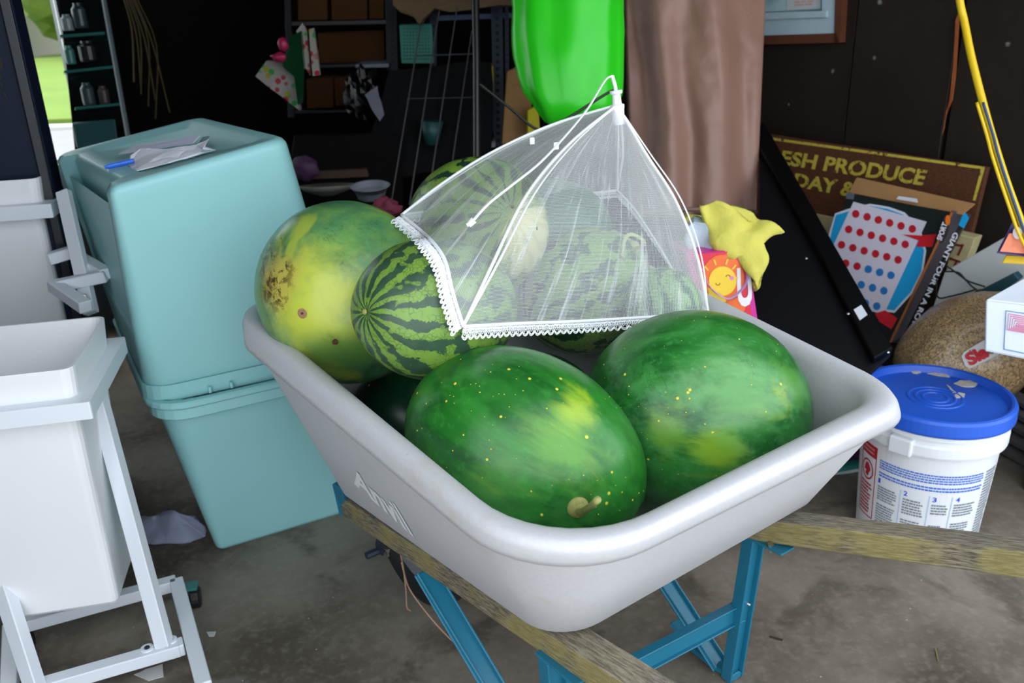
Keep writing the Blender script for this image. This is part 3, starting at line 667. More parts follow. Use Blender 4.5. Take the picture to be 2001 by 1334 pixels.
obj('stem', mesh(*joinm([tube(cr([dp(1236, 488, 1.60), dp(1258, 478, 1.57), dp(1252, 466, 1.55), dp(1232, 458, 1.54), dp(1220, 470, 1.54), dp(1214, 500, 1.55)]), [.0045, .0045, .004] + [.0035] * 40, 8)])), M('pale_stem', (176, 190, 120), .6), o6, smooth=True)
m7 = ((.284, 1.535, .655), .078, .072, (.117, .794, .597))
melon('watermelon', *m7, striped_mat('melon_stripe_d', .072, 11, 14.2, light=(150, 194, 126), dark=(30, 76, 50), thr=.38), 'small blotchy striped watermelon behind the right end of the net', 7, None)
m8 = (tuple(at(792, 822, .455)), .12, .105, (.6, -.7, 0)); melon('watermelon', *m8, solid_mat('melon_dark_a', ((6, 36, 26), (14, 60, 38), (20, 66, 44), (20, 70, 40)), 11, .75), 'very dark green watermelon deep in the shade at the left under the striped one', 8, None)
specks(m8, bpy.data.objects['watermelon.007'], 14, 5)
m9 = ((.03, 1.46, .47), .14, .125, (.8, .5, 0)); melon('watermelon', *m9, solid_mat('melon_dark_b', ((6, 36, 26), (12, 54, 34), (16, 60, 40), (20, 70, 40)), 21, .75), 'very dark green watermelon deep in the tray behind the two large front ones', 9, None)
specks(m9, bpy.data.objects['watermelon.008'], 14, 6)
m11 = ((.10, 1.90, .71), .135, .12, (.9, .3, 0)); melon('watermelon', *m11, solid_mat('melon_green_c', ((26, 84, 60), (50, 116, 76), (60, 124, 84), (60, 130, 80)), 31, .75), 'plain green watermelon at the very back of the tray seen through the net', 10, None)

# ================================================================== NET FOOD COVER
NET = net_mat(); WN = M('white_binding', (240, 242, 246), .6)
fc = thing('mesh_food_cover', 'white lace-edged net food cover tented over the rear watermelons', 'food cover', dp(905, 640, 1.27))
AP = dp(1206, 205, 1.60)
ribs = {
 'L': cr([AP, dp(1080, 243, 1.62), dp(960, 298, 1.60), dp(862, 360, 1.56), dp(785, 420, 1.50)], 8),
 'F': cr([AP, dp(1115, 278, 1.50), dp(1030, 378, 1.36), dp(965, 510, 1.27), dp(905, 638, 1.225)], 8),
 'R': cr([AP, dp(1262, 300, 1.60), dp(1320, 392, 1.60), dp(1362, 500, 1.60), dp(1384, 612, 1.60)], 8),
 'K': cr([AP, dp(1207, 250, 1.72), dp(1207, 300, 1.82), dp(1206, 335, 1.90), dp(1206, 372, 1.97)], 8)}
hem = {
 'LF': cr([ribs['L'][-1], dp(835, 462, 1.43), dp(868, 505, 1.36), dp(884, 570, 1.28), ribs['F'][-1]], 10),
 'FR': cr([ribs['F'][-1], dp(1010, 632, 1.30), dp(1120, 628, 1.38), dp(1225, 622, 1.47), ribs['R'][-1]], 10),
 'RK': cr([ribs['R'][-1], dp(1335, 560, 1.66), dp(1285, 478, 1.76), dp(1240, 410, 1.88), ribs['K'][-1]], 10),
 'KL': cr([ribs['K'][-1], dp(1150, 378, 1.95), dp(1080, 392, 1.88), dp(930, 400, 1.83), ribs['L'][-1]], 10)}
def drape(p, mel_, off=.006):
    dv = p - CAMP; c_ = RC.transposed() @ dv; px, py = 1000.5 - FPX * c_.x / c_.z, 667 + FPX * c_.y / c_.z; L0 = dv.length; best = p
    for mm in mel_:
        h = hit(px, py, *mm)
        if h:
            Lh = (h[0] - CAMP).length - off
            if Lh < L0: L0 = Lh; best = CAMP + dv.normalized() * Lh
    return best
FRONT = (m4, m5, m6, m7)
def smooth_(pts, n=6):
    for _ in range(n): pts = [pts[0]] + [(pts[i - 1] + pts[i] * 2 + pts[i + 1]) / 4 for i in range(1, len(pts) - 1)] + [pts[-1]]
    return pts
for k in ('L', 'F'): ribs[k] = [drape(p, FRONT, .009) for p in smooth_([drape(q, FRONT, .009) for q in ribs[k]], 3)]
for k in ('LF', 'FR'):
    hem[k] = [drape(p, FRONT, .009) for p in smooth_([drape(q, FRONT, .009) for q in hem[k]], 3)]
hem['LF'][0] = ribs['L'][-1]; hem['LF'][-1] = ribs['F'][-1]; hem['FR'][0] = ribs['F'][-1]; hem['KL'][-1] = ribs['L'][-1]
def resamp(c, t):
    x = t * (len(c) - 1); i = min(int(x), len(c) - 2); return lerp(c[i], c[i + 1], x - i)
NU, NV = 40, 32
for a, b_ in (('L', 'F'), ('F', 'R'), ('R', 'K'), ('K', 'L')):
    vs_, uvs, fs = [], [], []
    he = hem[a + b_]
    for j in range(NV + 1):
        v = j / NV
        for i in range(NU + 1):
            u = i / NU
            base = lerp(resamp(ribs[a], v), resamp(ribs[b_], v), u)
            hemo = resamp(he, u) - lerp(ribs[a][-1], ribs[b_][-1], u)
            wr_ = noise.noise(V((u * 9, v * 1.5, ord(a)))) * .006 * 4 * u * (1 - u) * v
            cen_pull = (AP - V((0, 0, .2)) - base) * (.10 * 4 * u * (1 - u) * v * (1 - v) * 2)
            p = base + hemo * (v ** 2.2) + cen_pull + (ray(1100, 500).normalized()) * wr_
            if a + b_ in ('LF', 'FR'): p = drape(p, FRONT, .007)
            vs_.append(p); uvs.append((u + ord(a) * .37, v))
    for j in range(NV):
        for i in range(NU):
            k = j * (NU + 1) + i; fs.append((k, k + 1, k + NU + 2, k + NU + 1))
    me = bpy.data.meshes.new('n'); me.from_pydata([tuple(p) for p in vs_], [], fs); ul = me.uv_layers.new(name='UVMap')
    for lp in me.loops: ul.data[lp.index].uv = uvs[lp.vertex_index]
    obj('net_panel', me, NET, fc, smooth=True)
for k in 'LFRK':
    obj('rib', mesh(*tube(ribs[k], .0028, 6)), WN, fc, smooth=True)
    rr = ribs[k]; off = ray(1100, 500).normalized().cross(V((0, 0, 1))).normalized() * .011
    L_ = len(rr)
    obj('seam_tape', mesh(*tube([p + off * math.sin(PI * i / (L_ - 1)) for i, p in enumerate(rr)], .0022, 6, .5)), WN, fc)
for k in ('LF', 'FR', 'RK', 'KL'):
    c = hem[k]; obj('hem_binding', mesh(*tube(c, .003, 6)), WN, fc, smooth=True)
    dense = [resamp(c, i / 260) for i in range(261)]; parts = []
    Ltot = sum((dense[i + 1] - dense[i]).length for i in range(260)); nl_ = Ltot / .016
    def dn(i):
        out = dense[i] - (AP + V((0, 0, -.35))); out.z = 0
        return (V((0, 0, -1)) + out.normalized() * (1.6 if k == 'LF' else .4) + (V((-.9, -.2, 0)) if k == 'LF' else V())).normalized()
    W_ = 1.25 if k == 'LF' else 1.0
    def lrow(fn, r):
        pp = [dense[i] + dn(i) * (fn(nl_ * i / 260) * W_ + .0012 * noise.noise(dense[i] * 190)) for i in range(261)]
        pp = [drape(q, FRONT, .006) if k in ('LF', 'FR') else q for q in pp]; parts.append(tube(pp, r, 4, caps=False))
    lrow(lambda x: .0135 + .0055 * abs(math.sin(PI * x)), .0011)
    lrow(lambda x: .0115 + .0050 * abs(math.sin(PI * x)), .0007)
    lrow(lambda x: .0070 + .0030 * math.sin(2 * PI * x * 2.0), .0007); lrow(lambda x: .0070 + .0030 * math.sin(2 * PI * x * 2.0 + PI), .0007)
    lrow(lambda x: .0110 + .0040 * math.sin(2 * PI * x * 3.0 + 1), .0006); lrow(lambda x: .0045 + .0025 * math.sin(2 * PI * x * 3.0), .0006)
    lrow(lambda x: .0040, .0009)
    tag(obj('lace_trim', mesh(*joinm(parts)), WN, fc), kind='stuff')
axd = (dp(1203, 172, 1.59) - AP).normalized()
obj('ferrule', mesh(*lathe([(.011, -.035), (.012, -.01), (.013, -.004), (.013, 0), (.0085, .002), (.0075, .018), (.0115, .021), (.0115, .026), (.006, .026)], AP, 20, axd)), WN, fc, smooth=False)
obj('pin', mesh(*joinm([tube([AP + axd * .02, dp(1202, 168, 1.585), dp(1196, 148, 1.58)], .0035, 8)])), WN, fc)
stp = cr([dp(1196, 148, 1.58), dp(1182, 158, 1.55), dp(1150, 210, 1.47), dp(1108, 262, 1.38), dp(1055, 318, 1.28), dp(1000, 362, 1.22), dp(955, 398, 1.19), dp(922, 434, 1.18)], 8)
cord = obj('pull_cord', mesh(*tube(stp, .0018, 6)), WN, fc)
obj('toggle', mesh(*joinm([tube([dp(926, 430, 1.18), dp(916, 440, 1.18)], [.005, .0038], 8), tube([dp(916, 438, 1.18), dp(912, 440, 1.18)], [.003, .0025], 6)])), WN, cord)
for x, y, d in ((1087, 292, 1.45), (1040, 282, 1.55)): obj('eyelet_tab', bev(boxv(dp(x, y, d), .009, .003, .012, .3), .001, 1), WN, fc)

# ================================================================== TOTES
AQ = M('aqua_plastic', (150, 206, 208), .42, var=.08, vscale=3, bmp=.08, bscale=300)
def tote(name, q_open, q_base, rb_, ro, label, recess, z_rimfrac=.1, group='stacked turquoise totes'):
    """q_open, q_base: F,R,K,L corner quads; open end and closed end"""
    t = thing(name, label, 'tote', sum(q_base, V()) / 4 if q_base[0].z < q_open[0].z else sum(q_open, V()) / 4, group)
    rows = [(0, 0.0), (.015, 0), (.05, 0), (.10, .0), (.105, 0), (.2, 0), (.3, 0), (.36, 1), (.39, 1), (.6, 1), (.85, 1), (.93, 1), (.955, 1), (.97, 1), (.985, 1), (1, 1)]
    rs = []; c_open = sum(q_open, V()) / 4; c_b = sum(q_base, V()) / 4; ax = (c_b - c_open).normalized()
    rec = recess
    for f, rc in [(0.0, 0), (.12, 0), (.3, 0), (.33, 0), (.36, 1), (.6, 1), (.8, 1), (.93, 1), (.965, 1), (.975, 1), (.99, 1), (1, 1)]:
        q = mid(q_open, q_base, f); rd = lerp(ro, rb_, f); rd = [rd * (1 - .7 * f), rd, rd, rd]
        if f > .97: q = inset(q, {.975: .001, .99: .005, 1: .013}[f])
        pts, info = ring(q, rd, 6, 24)
        e = (q[3] - q[0]).normalized(); inn = (q[1] - q[0]); inn = (inn - e * inn.dot(e)).normalized()
        # edge index 3 runs L -> F ; edge 1 runs R -> K
        k0 = {0: 0, 1: 1}[rc]
        for i, (ei, tt) in enumerate(info):
            if ei == 3 and tt > 0:
                u = 1 - tt                                       # 0 near F
                if .05 < u < .95 and rc: pts[i] = pts[i] + inn * rec
        rs.append(pts)
    rs.append([c + (c_b - c) * 0 for c in rs[-1]])
    q = inset(q_base, .045); q2 = inset(q_base, .057); e_ = (q[3] - q[0]).normalized(); in_ = q[1] - q[0]; in_ = (in_ - e_ * in_.dot(e_)).normalized() * rec
    for qq in (q, q2): qq[0] = qq[0] + in_; qq[3] = qq[3] + in_
    rs.append(ring(q, rb_ * .5, 6, 24)[0]); rs.append([p - ax * .010 for p in ring(q2, rb_ * .45, 6, 24)[0]])
    # walls inside (open end)
    inner = [ring(inset(mid(q_open, q_base, f), .004), lerp(ro, rb_, f), 6, 24)[0] for f in (.9, .5, .02, 0.0)]
    rs = inner[::1] + rs if False else rs
    body = obj('body', mesh(*loft([ring([p - ax * .0 for p in inset(mid(q_open, q_base, .9), .01)], rb_, 6, 24)[0], inner[1], inner[3]] + rs, False, True)), AQ, t, smooth=False)
    body.data.shade_smooth()
    return t, body, ax
X30 = V((math.cos(.50), math.sin(.50), 0)); Y30 = V((-X30.y, X30.x, 0))
F1 = V((-.741, 1.640, .44)); F0 = V((-.702, 1.762, .003)) + V((-.012, -.012, 0))
qo = [F1, F1 + X30 * .50, F1 + X30 * .50 + Y30 * .62, F1 + Y30 * .62]
qb = [F0, F0 + X30 * .37, F0 + X30 * .37 + Y30 * .46, F0 + Y30 * .46]
qb = [V((p.x, p.y, .0)) for p in qb]
t1, b1, ax1 = tote('storage_tote', qo, qb, .05, .07, 'lower upright turquoise plastic tote standing on the floor', .022)
# rim of the lower tote: outward lip with two steps
def lipring(q, ro, steps, name, par):
    rs = [[p + V((0, 0, dz)) for p in ring(inset(q, -do), ro + do, 6, 12)[0]] for do, dz in steps]
    me = mesh(*loft(rs + [rs[0]])); return obj(name, me, AQ, par, smooth=False)
lr = lipring(qo, .07, [(.0, .0), (.014, .0), (.018, -.004), (.018, -.012), (.014, -.016), (.010, -.018), (.010, -.040), (.006, -.043), (-.003, -.043), (-.003, 0)], 'rim', t1)
for k in range(2):
    p = lerp(qo[0], qo[1], .22 + .09 * k) - Y30 * -.01; obj('rim_tab', bev(boxv(p + V((0, 0, 0)), .006, .012, .014, .5), .001, 1), AQ, t1)
obj('rim_tab', bev(boxv(lerp(qo[0], qo[3], .16) + X30 * .012, .014, .03, .018, .5), .002, 1), AQ, t1)
obj('side_label', mesh(*hexa([lerp(lerp(qo[0], qo[3], a), lerp(qb[0], qb[3], a), f) + X30 * x for x in (.010, .012) for a, f in ((.35, .42), (.62, .42), (.62, .7), (.35, .7))])), M('dark_label', (40, 60, 100), .5), t1)
# upper inverted tote, tilted
P = [V((-.732, 1.617, .902)), V((-.447, 1.817, .955)), V((-.776, 2.290, .949)), V((-1.062, 2.090, .896))]
P = inset(P, -.006)
G0 = at(292, 790, .437); qo2 = [G0, G0 + X30 * .455 + V((0, 0, -.004)), G0 + X30 * .455 + Y30 * .56 + V((0, 0, .004)), G0 + Y30 * .56]
t2, b2_, ax2 = tote('storage_tote', qo2, P, .04, .06, 'upper turquoise tote stacked upside down with papers on top', .028)
for (o_, i_, zz) in ((.004, 0, .05), ):
    rs = []
    for do, f in ((0, .075), (.006, .078), (.006, .0), (0, 0)):
        rs.append(ring(inset(mid(qo2, P, f), -do - .001), .06 + do, 6, 12)[0])
    obj('rim_band', mesh(*loft(rs)), AQ, t2)
# raised step rim around the base top (slight lighter edge)
# papers, pen
topn = (P[1] - P[0]).cross(P[3] - P[0]).normalized(); topn = topn if topn.z > 0 else -topn
def tp(px, py, h=0.0): return plane(px, py, P[0] - topn * .010 + topn * h, topn)
PAP = M('white_paper', (226, 230, 240), .7); 
vs1 = [tp(250, 322, .004), tp(262, 336, .003), tp(330, 318, .006), tp(395, 300, .006), tp(422, 293, .008), tp(398, 292, .016), tp(408, 272, .022), tp(385, 284, .018), tp(335, 290, .022), tp(275, 292, .024), tp(255, 304, .018)]
me = nsub(extr(poly(vs1), topn, .001), .004, 34, 3, 3); tag(obj('crumpled_paper', me, PAP, smooth=False), 'crumpled white receipt paper on the upturned tote', 'paper')
vs1 = [tp(232, 302, .012), tp(265, 285, .016), tp(392, 265, .03), tp(378, 280, .022)]
tag(obj('folded_paper', bev(extr(poly(vs1), topn, .0015), .0004, 1), M('lilac_paper', (196, 200, 226), .6)), 'pale lilac folded paper behind the crumpled receipt', 'paper')
vs1 = [tp(385, 285, .006), tp(396, 268, .012), tp(410, 266, .016), tp(398, 286, .006)]
tag(obj('paper_slip', bev(extr(poly(vs1), topn, .001), .0003, 1), M('teal_slip', (60, 110, 120), .6)), 'dark teal paper slip under the papers on the tote', 'paper')
pn = tag(obj('pen', mesh(*tube([tp(204, 327, .016), tp(212, 325, .016), tp(262, 314, .016)], [.003, .0052, .0052], 10)), M('blue_pen', (40, 110, 226), .3)), 'bright blue pen on top of the upturned tote', 'pen')
# cloth on floor
vs1 = [at(x, y, z) for x, y, z in ((262, 1020, .01), (300, 1004, .05), (345, 998, .07), (385, 1008, .06), (398, 1028, .03), (400, 1045, .004), (372, 1062, .003), (330, 1064, .003), (275, 1062, .003), (258, 1045, .004))]
tag(obj('white_cloth', nsub(extr(poly(vs1), (0, 0, 1), .003), .010, 22, 6, 2), cloth_mat('sheer_cloth', (150, 158, 182), .8), smooth=True), 'crumpled whitish cloth on the floor against the lower tote', 'cloth')

# ================================================================== WHITE PLANTER RACK
WH = M('white_plastic', (238, 240, 242), .38, var=.02, vscale=8); WT = M('white_steel', (226, 232, 240), .35)
Mx = V((math.cos(.206), math.sin(.206), 0)); My = V((-Mx.y, Mx.x, 0))
def planter(FR, w_, dt, h_, label, yo=.044, db=.157, wb_=.169):
    t = thing('planter_box', label, 'planter', FR - Mx * w_ / 2 + My * dt / 2 - V((0, 0, h_)), 'white planter boxes on the rack')
    FL = FR - Mx * w_; BR = FR + My * dt; BL = FL + My * dt
    z = V((0, 0, 1)); o4 = [FL, FR, BR, BL]
    # neck: raised rim inset from the flange
    neck_b = inset(o4, .026); neck_t = [p + z * .055 for p in inset(o4, .022)]; neck_t2 = [p + z * .055 for p in inset(o4, .027)]
    nb = [p + z * .002 for p in inset(o4, .032)]
    bodyt = inset(o4, .035); bodyt = [p - z * .03 for p in bodyt]
    bFR = FR + My * yo - Mx * .046 - z * h_; bBR = bFR + My * db; k = (w_ - .35) / 2
    bb = [bFR - Mx * (w_ - .32), bFR, bBR, bBR - Mx * (w_ - .32)]
    pocket = [p - z * .12 for p in inset(o4, .06)]
    me = mesh(*loft([ring(bb, .008, 4, 2)[0], ring([p + z * .006 for p in inset(bb, -.004)], .015, 4, 2)[0], ring(bodyt, .02, 4, 2)[0], ring([p for p in inset(o4, .035)], .02, 4, 2)[0], ring(neck_b, .02, 4, 2)[0], ring([p + z * .052 for p in inset(o4, .022)], .02, 4, 2)[0], ring(neck_t, .02, 4, 2)[0], ring(neck_t2, .02, 4, 2)[0], ring(pocket, .02, 4, 2)[0]], True, True))
    bx_ = obj('box', me, WH, t, smooth=False)
    fl = loft([ring(inset(o4, .03), .004, 2, 1)[0], ring(o4, .004, 2, 1)[0], ring([p - z * .032 for p in o4], .004, 2, 1)[0], ring([p - z * .032 for p in inset(o4, .03)], .004, 2, 1)[0]])
    fl[1].extend([])
    obj('flange_frame', mesh(*loft([ring(inset(o4, .03), .004, 2, 1)[0], ring(o4, .004, 2, 1)[0], ring([p - z * .032 for p in o4], .004, 2, 1)[0], ring([p - z * .032 for p in inset(o4, .03)], .004, 2, 1)[0], ring(inset(o4, .03), .004, 2, 1)[0]])), WT, t)
    return t
FRl = V((-.721, 1.348, .588)); planter(FRl, .50, .322, .439, 'lower white planter box at the front of the tiered rack')
FRu = dp(99, 398, 1.98); planter(FRu, .50, .322, .42, 'upper white planter box behind and above the lower one')
rk = thing('planter_rack', 'white square-tube steel rack on castors holding the planter boxes', 'rack', at(180, 1240, 0))
TZ = .062
def tb(a, b_, w_=.028, h_=.026, name='tube', up=(0, 0, 1)): return obj(name, bev(beam(a, b_, w_, h_, up), .0018, 1), WT, rk)
bBR, bFR_, bBL = at(345, 1138, TZ), at(400, 1345, TZ), at(22, 1226, TZ)
tb(bBL, bBR, name='base_tube'); tb(bBR, bFR_, name='base_tube'); mL, mR = at(60, 1348, TZ), at(352, 1264, TZ); tb(mL, mR, name='base_tube')
tb(at(350, 1264, TZ) , at(352, 1264, TZ) + (bFR_ - bBR).normalized() * .0 + V((.006, .004, 0)), name='joint')
dirb = (bFR_ - bBR).normalized(); fL = bBL + dirb * .36; tb(bBL - dirb * 0, fL, name='base_tube')
lf0 = at(322, 1262, TZ + .01); lf1 = V((-.745, 1.53, .60)); lf1 = dp(214, 860, 1.66)
tb(lf0, lf0 + (lf1 - lf0) * 1.35, name='upright', up=(0, 1, 0))
ll0 = at(70, 1345, TZ + .01); ll1 = dp(-12, 1090, 1.63); tb(ll0, ll0 + (ll1 - ll0) * 2.2, name='upright', up=(0, 1, 0))
# upper frame parts seen beside the upper box
tb(dp(124, 374, 1.99), dp(178, 612, 1.93), .030, .020, 'upright', up=(0, 1, 0))
tb(dp(95, 506, 2.00), dp(140, 492, 2.02), name='arm'); tb(dp(150, 503, 2.02), dp(208, 536, 1.94), name='arm'); tb(dp(104, 560, 1.93), dp(208, 538, 1.94), name='arm'); tb(dp(104, 556, 1.93), dp(168, 600, 1.86), name='arm')
nrm = (CAMP - dp(160, 580, 1.9)).normalized()
for x, y, d in ((163, 581, 1.905),): obj('bolt', mesh(*lathe([(.009, 0), (.009, .002), (.006, .003), (.006, .005), (.003, .005)], dp(x, y, d), 12, nrm)), BOLT, rk)
for x, y in ((288, 1268), (334, 1252), (70, 1328)):
    obj('tube_clip', mesh(*lathe([(.012, 0), (.012, .004), (.008, .005), (.004, .003)], at(x, y, TZ + .012), 14, (0, 0, 1))), WT, rk)
    obj('screw', mesh(*lathe([(.005, 0), (.005, .0055), (.002, .006)], at(x, y, TZ + .012), 10, (0, 0, 1))), M('dark_zinc', (90, 98, 100), .35, 1), rk)
for p in (bBR + V((.012, 0, 0)), bBL):
    ca = obj('castor', mesh(*lathe([(.004, -.011), (.02, -.011), (.024, -.007), (.024, .007), (.02, .011), (.004, .011)], V((p.x + .022, p.y - .0, .024)), 20, (1, .3, 0))), M('castor_black', (18, 18, 20), .5), rk, smooth=False)
    obj('castor_fork', bev(boxv((p.x + .010, p.y, .018), .005, .03, .034, .2), .002, 1), BOLT, ca)
    obj('castor_plate', bev(boxv((p.x + .016, p.y, .048), .03, .03, .006, .2), .001, 1), M('castor_teal', (50, 120, 120), .4), ca)

# ================================================================== BUCKET
bc = V((.942, 1.755, 0)); BW = M('bucket_white', (232, 236, 240), .35, var=.03); BB = M('bucket_blue', (34, 92, 206), .35, var=.06, vscale=10)
bk = thing('bucket', 'white plastic pail with a printed label and blue lid', 'bucket', bc)
body = obj('body', mesh(*lathe([(.126, 0), (.131, .004), (.145, .262), (.145, .266), (.156, .268), (.157, .272), (.157, .292), (.153, .296), (.149, .298), (.149, .308), (.158, .310), (.158, .318), (.151, .320), (.151, .336), (.140, .336)], bc, 72)), BW, bk)
lid = obj('lid', mesh(*lathe([(.152, .322), (.163, .322), (.164, .326), (.163, .350), (.160, .356), (.155, .358), (.150, .356), (.146, .348), (.143, .342), (.06, .3425), (.058, .3445), (.054, .3445), (.052, .3425), (.045, .3425), (.043, .3445), (.039, .3445), (.037, .3425), (.030, .3425), (.028, .3445), (.024, .3445), (.022, .3425), (.002, .344)], bc, 72)), BB, bk, smooth=False)
obj('handle_lug', bev(boxv(bc + V((math.cos(-2.4) * .152, math.sin(-2.4) * .152, .262)), .02, .05, .04, -2.4), .004), BW, body)
SPL = M('dried_plaster', (206, 200, 186), .9, var=.3, vscale=80)
for k, pp in enumerate((((1772, 722), (1782, 718), (1792, 722), (1800, 728), (1790, 730), (1782, 728)), ((1812, 730), (1835, 728), (1852, 732), (1856, 737), (1838, 736)), ((1864, 750), (1876, 744), (1895, 744), (1910, 750), (1904, 756), (1880, 756)), ((1864, 772), (1874, 768), (1886, 770), (1884, 776), (1868, 778)), ((1850, 752), (1858, 758), (1868, 768), (1862, 768)))):
    obj('plaster_splash', nsub(extr(poly([at(x, y, .3428) for x, y in pp]), (0, 0, 1), .0015), .0012, 120, 1, k), SPL, lid)
PH = math.atan2(-bc.y, -bc.x)
def bp(deg, z, off=.0006):
    r = .131 + (.145 - .131) * (z - .004) / .258 + off; a = PH + math.radians(deg); return V((bc.x + r * math.cos(a), bc.y + r * math.sin(a), z))
def patch(d0, d1, z0, z1, off=.0006):
    n = max(1, int((d1 - d0) / 4)); vs_ = []; fs = []
    for i in range(n + 1):
        d = d0 + (d1 - d0) * i / n; vs_ += [bp(d, z0, off), bp(d, z1, off)]
    for i in range(n): fs.append((2 * i, 2 * i + 2, 2 * i + 3, 2 * i + 1))
    return vs_, fs
def lines(d0, d1, z0, z1, n, rag=.25, off=.0009):
    out = []
    for i in range(n):
        zt = z1 - (z1 - z0) * (i + .15) / n; zb = z1 - (z1 - z0) * (i + .72) / n
        dd = d0; end = d1 - random.random() * rag * (d1 - d0)
        while dd < end:
            wd = random.uniform(1.2, 3.6); out.append(patch(dd, min(dd + wd, end), zb, zt, off)); dd += wd + .5
    return joinm(out)
lab = obj('label_red', mesh(*joinm([patch(-66, -42, .215, .245)] + [patch(-66, -64.8, .06, .215), patch(-43, -42, .06, .215), patch(-66, -42, .058, .061)])), M('label_red', (186, 30, 44), .5), body)
cvs = [bp(-54 + 9 * math.cos(a), .178 + .026 * math.sin(a), .0009) for a in [2 * PI * k / 24 for k in range(24)]]
cin = [bp(-54 + 7.6 * math.cos(a), .178 + .022 * math.sin(a), .0009) for a in [2 * PI * k / 24 for k in range(24)]]
rngf = [(k, (k + 1) % 24, 24 + (k + 1) % 24, 24 + k) for k in range(24)]
obj('warning_symbol', mesh(*joinm([(cvs + cin, rngf), ([bp(-54 + x, .178 + y, .0010) for x, y in ((-4, .004), (-2.5, .015), (1, .017), (3.5, .010), (5, .002), (3, -.006), (1.5, -.017), (-3, -.014), (-1, -.004), (-4.5, -.004))], [tuple(range(10))])])), M('label_red', (186, 30, 44), .5), body)
obj('label_text_red', mesh(*lines(-63, -45, .066, .146, 9, .3)), M('label_red', (186, 30, 44), .5), body)
obj('label_text_red_title', mesh(*lines(-63, -45, .220, .240, 2, .05, .0012)), M('label_pink', (226, 150, 150), .5), body)
BLU = M('label_blue', (70, 116, 214), .5); GRY = M('label_grey', (128, 138, 148), .6)
obj('label_text_blue', mesh(*joinm([lines(-38, 55, .200, .224, 4, .02), lines(-38, 55, .180, .194, 2, .03)])), BLU, body)
gt = []
for d0, d1, za, zb, n in ((-38, -18, .120, .158, 6), (-38, -19, .060, .112, 8), (-13, 5, .110, .152, 6), (-13, 5, .060, .098, 6), (-13, 3, .036, .052, 3), (11, 25, .122, .150, 4), (11, 24, .066, .096, 4), (30, 52, .118, .152, 5), (30, 50, .070, .102, 5), (58, 76, .030, .225, 26), (-38, -8, .020, .038, 3), (22, 40, .008, .030, 3)):
    gt.append(lines(d0, d1, za, zb, n, .2))
tag(obj('label_text_grey', mesh(*joinm(gt)), GRY, body), kind='stuff')
obj('label_rules', mesh(*joinm([patch(d, d + .8, .035, .170) for d in (-16, 8, 27)])), M('label_lightblue', (176, 200, 232), .5), body)
for txt, d, z in (('1', -38, .164), ('2', -13, .158), ('3', 11, .156), ('4', 31, .157)):
    obj('label_number', mesh(*textmap(txt, lambda u, v: bp(d + u * (2.4 if txt == '1' else 3.4), z + v * .012, .001), bold=.02)), M('label_number_blue', (40, 80, 220), .5), body)
obj('label_badge', mesh(*patch(12, 21, .006, .032, .0009)), M('label_dark', (50, 58, 66), .5), body)
obj('label_badge_face', mesh([bp(16.5 + 2.4 * math.cos(a), .020 + .007 * math.sin(a), .0013) for a in [2 * PI * k / 16 for k in range(16)]], [tuple(range(16))]), M('label_pale', (200, 206, 210), .5), body)

# ================================================================== RIGHT SIDE CLUTTER
def cubl(label, cat, name, mat, vf, r=.003, par=None): return tag(obj(name, bev(vf, r), mat, par), label, cat) if par is None else obj(name, bev(vf, r), mat, par)
# sign
OS = .05
sg = thing('produce_sign', 'dark stained wooden sign with yellow lettering leaning on the brown wall', 'sign', wall(1700, 500, OS))
sq = [wall(x, y, OS) for x, y in ((1478, 426), (1893, 505), (1936, 326), (1470, 256))]
SW = wood_mat('sign_wood', (108, 58, 22), (58, 28, 12), (3, 3, 20), False)
bd = obj('board', bev(slab(sq, -NW * 1, .02), .003), SW, sg)
YL, t_, b_ = nt('sign_yellow'); co_ = coords(t_); t_.links.new(mix(t_, ss(t_, nz(t_, co_, 55, 5, .7), .56, .62), srgb(198, 180, 66), srgb(90, 48, 26)), b_.inputs['Base Color']); b_.inputs['Roughness'].default_value = .6
def wl(off): return lambda p: wall(p[0], p[1], off)
def pxstrip(pts, off): return extr(poly([wall(x, y, off) for x, y in pts]), -NW, .001)
of = OS + .0205
obj('border_line', mesh(*joinm([pxstrip(((1504, 268), (1925, 326), (1922, 331), (1504, 273)), of), pxstrip(((1925, 326), (1906, 392), (1901, 391), (1917, 330)), of)])), YL, bd)
for body_, q in (('FRESH PRODUCE', [(1478, 314), (1803, 363), (1813, 332), (1484, 287)]), ('DAY &', [(1550, 364), (1668, 386), (1676, 357), (1555, 338)])):
    f = bil(q); obj('lettering', mesh(*extr(textmap(body_, lambda u, v: wall(*f(u, v), of), bold=.03), -NW, .001)), YL, bd)
CRM = M('sign_cream', (190, 178, 132), .7, var=.4, vscale=30)
obj('lower_rail', bev(extr(poly([wall(x, y, of) for x, y in ((1560, 410), (1660, 430), (1668, 446), (1700, 470), (1580, 450))]), -NW, .006), .001, 1), CRM, bd)
cb = cubl('cream painted crate end with dark red lines behind the game box', 'crate', 'cream_crate', CRM, slab([wall(x, y, .12) for x, y in ((1845, 545), (1885, 520), (1906, 465), (1862, 455))], NW, .05))
obj('red_line', mesh(*joinm([extr(poly([wall(x, y, .122) for x, y in pp]), -NW, .001) for pp in (((1868, 476), (1882, 478), (1880, 482), (1866, 480)), ((1880, 476), (1884, 478), (1874, 500), (1870, 498)), ((1856, 502), (1878, 510), (1877, 514), (1855, 506)), ((1868, 508), (1872, 510), (1864, 528), (1860, 526)))])), M('line_red', (110, 30, 30), .7), cb)
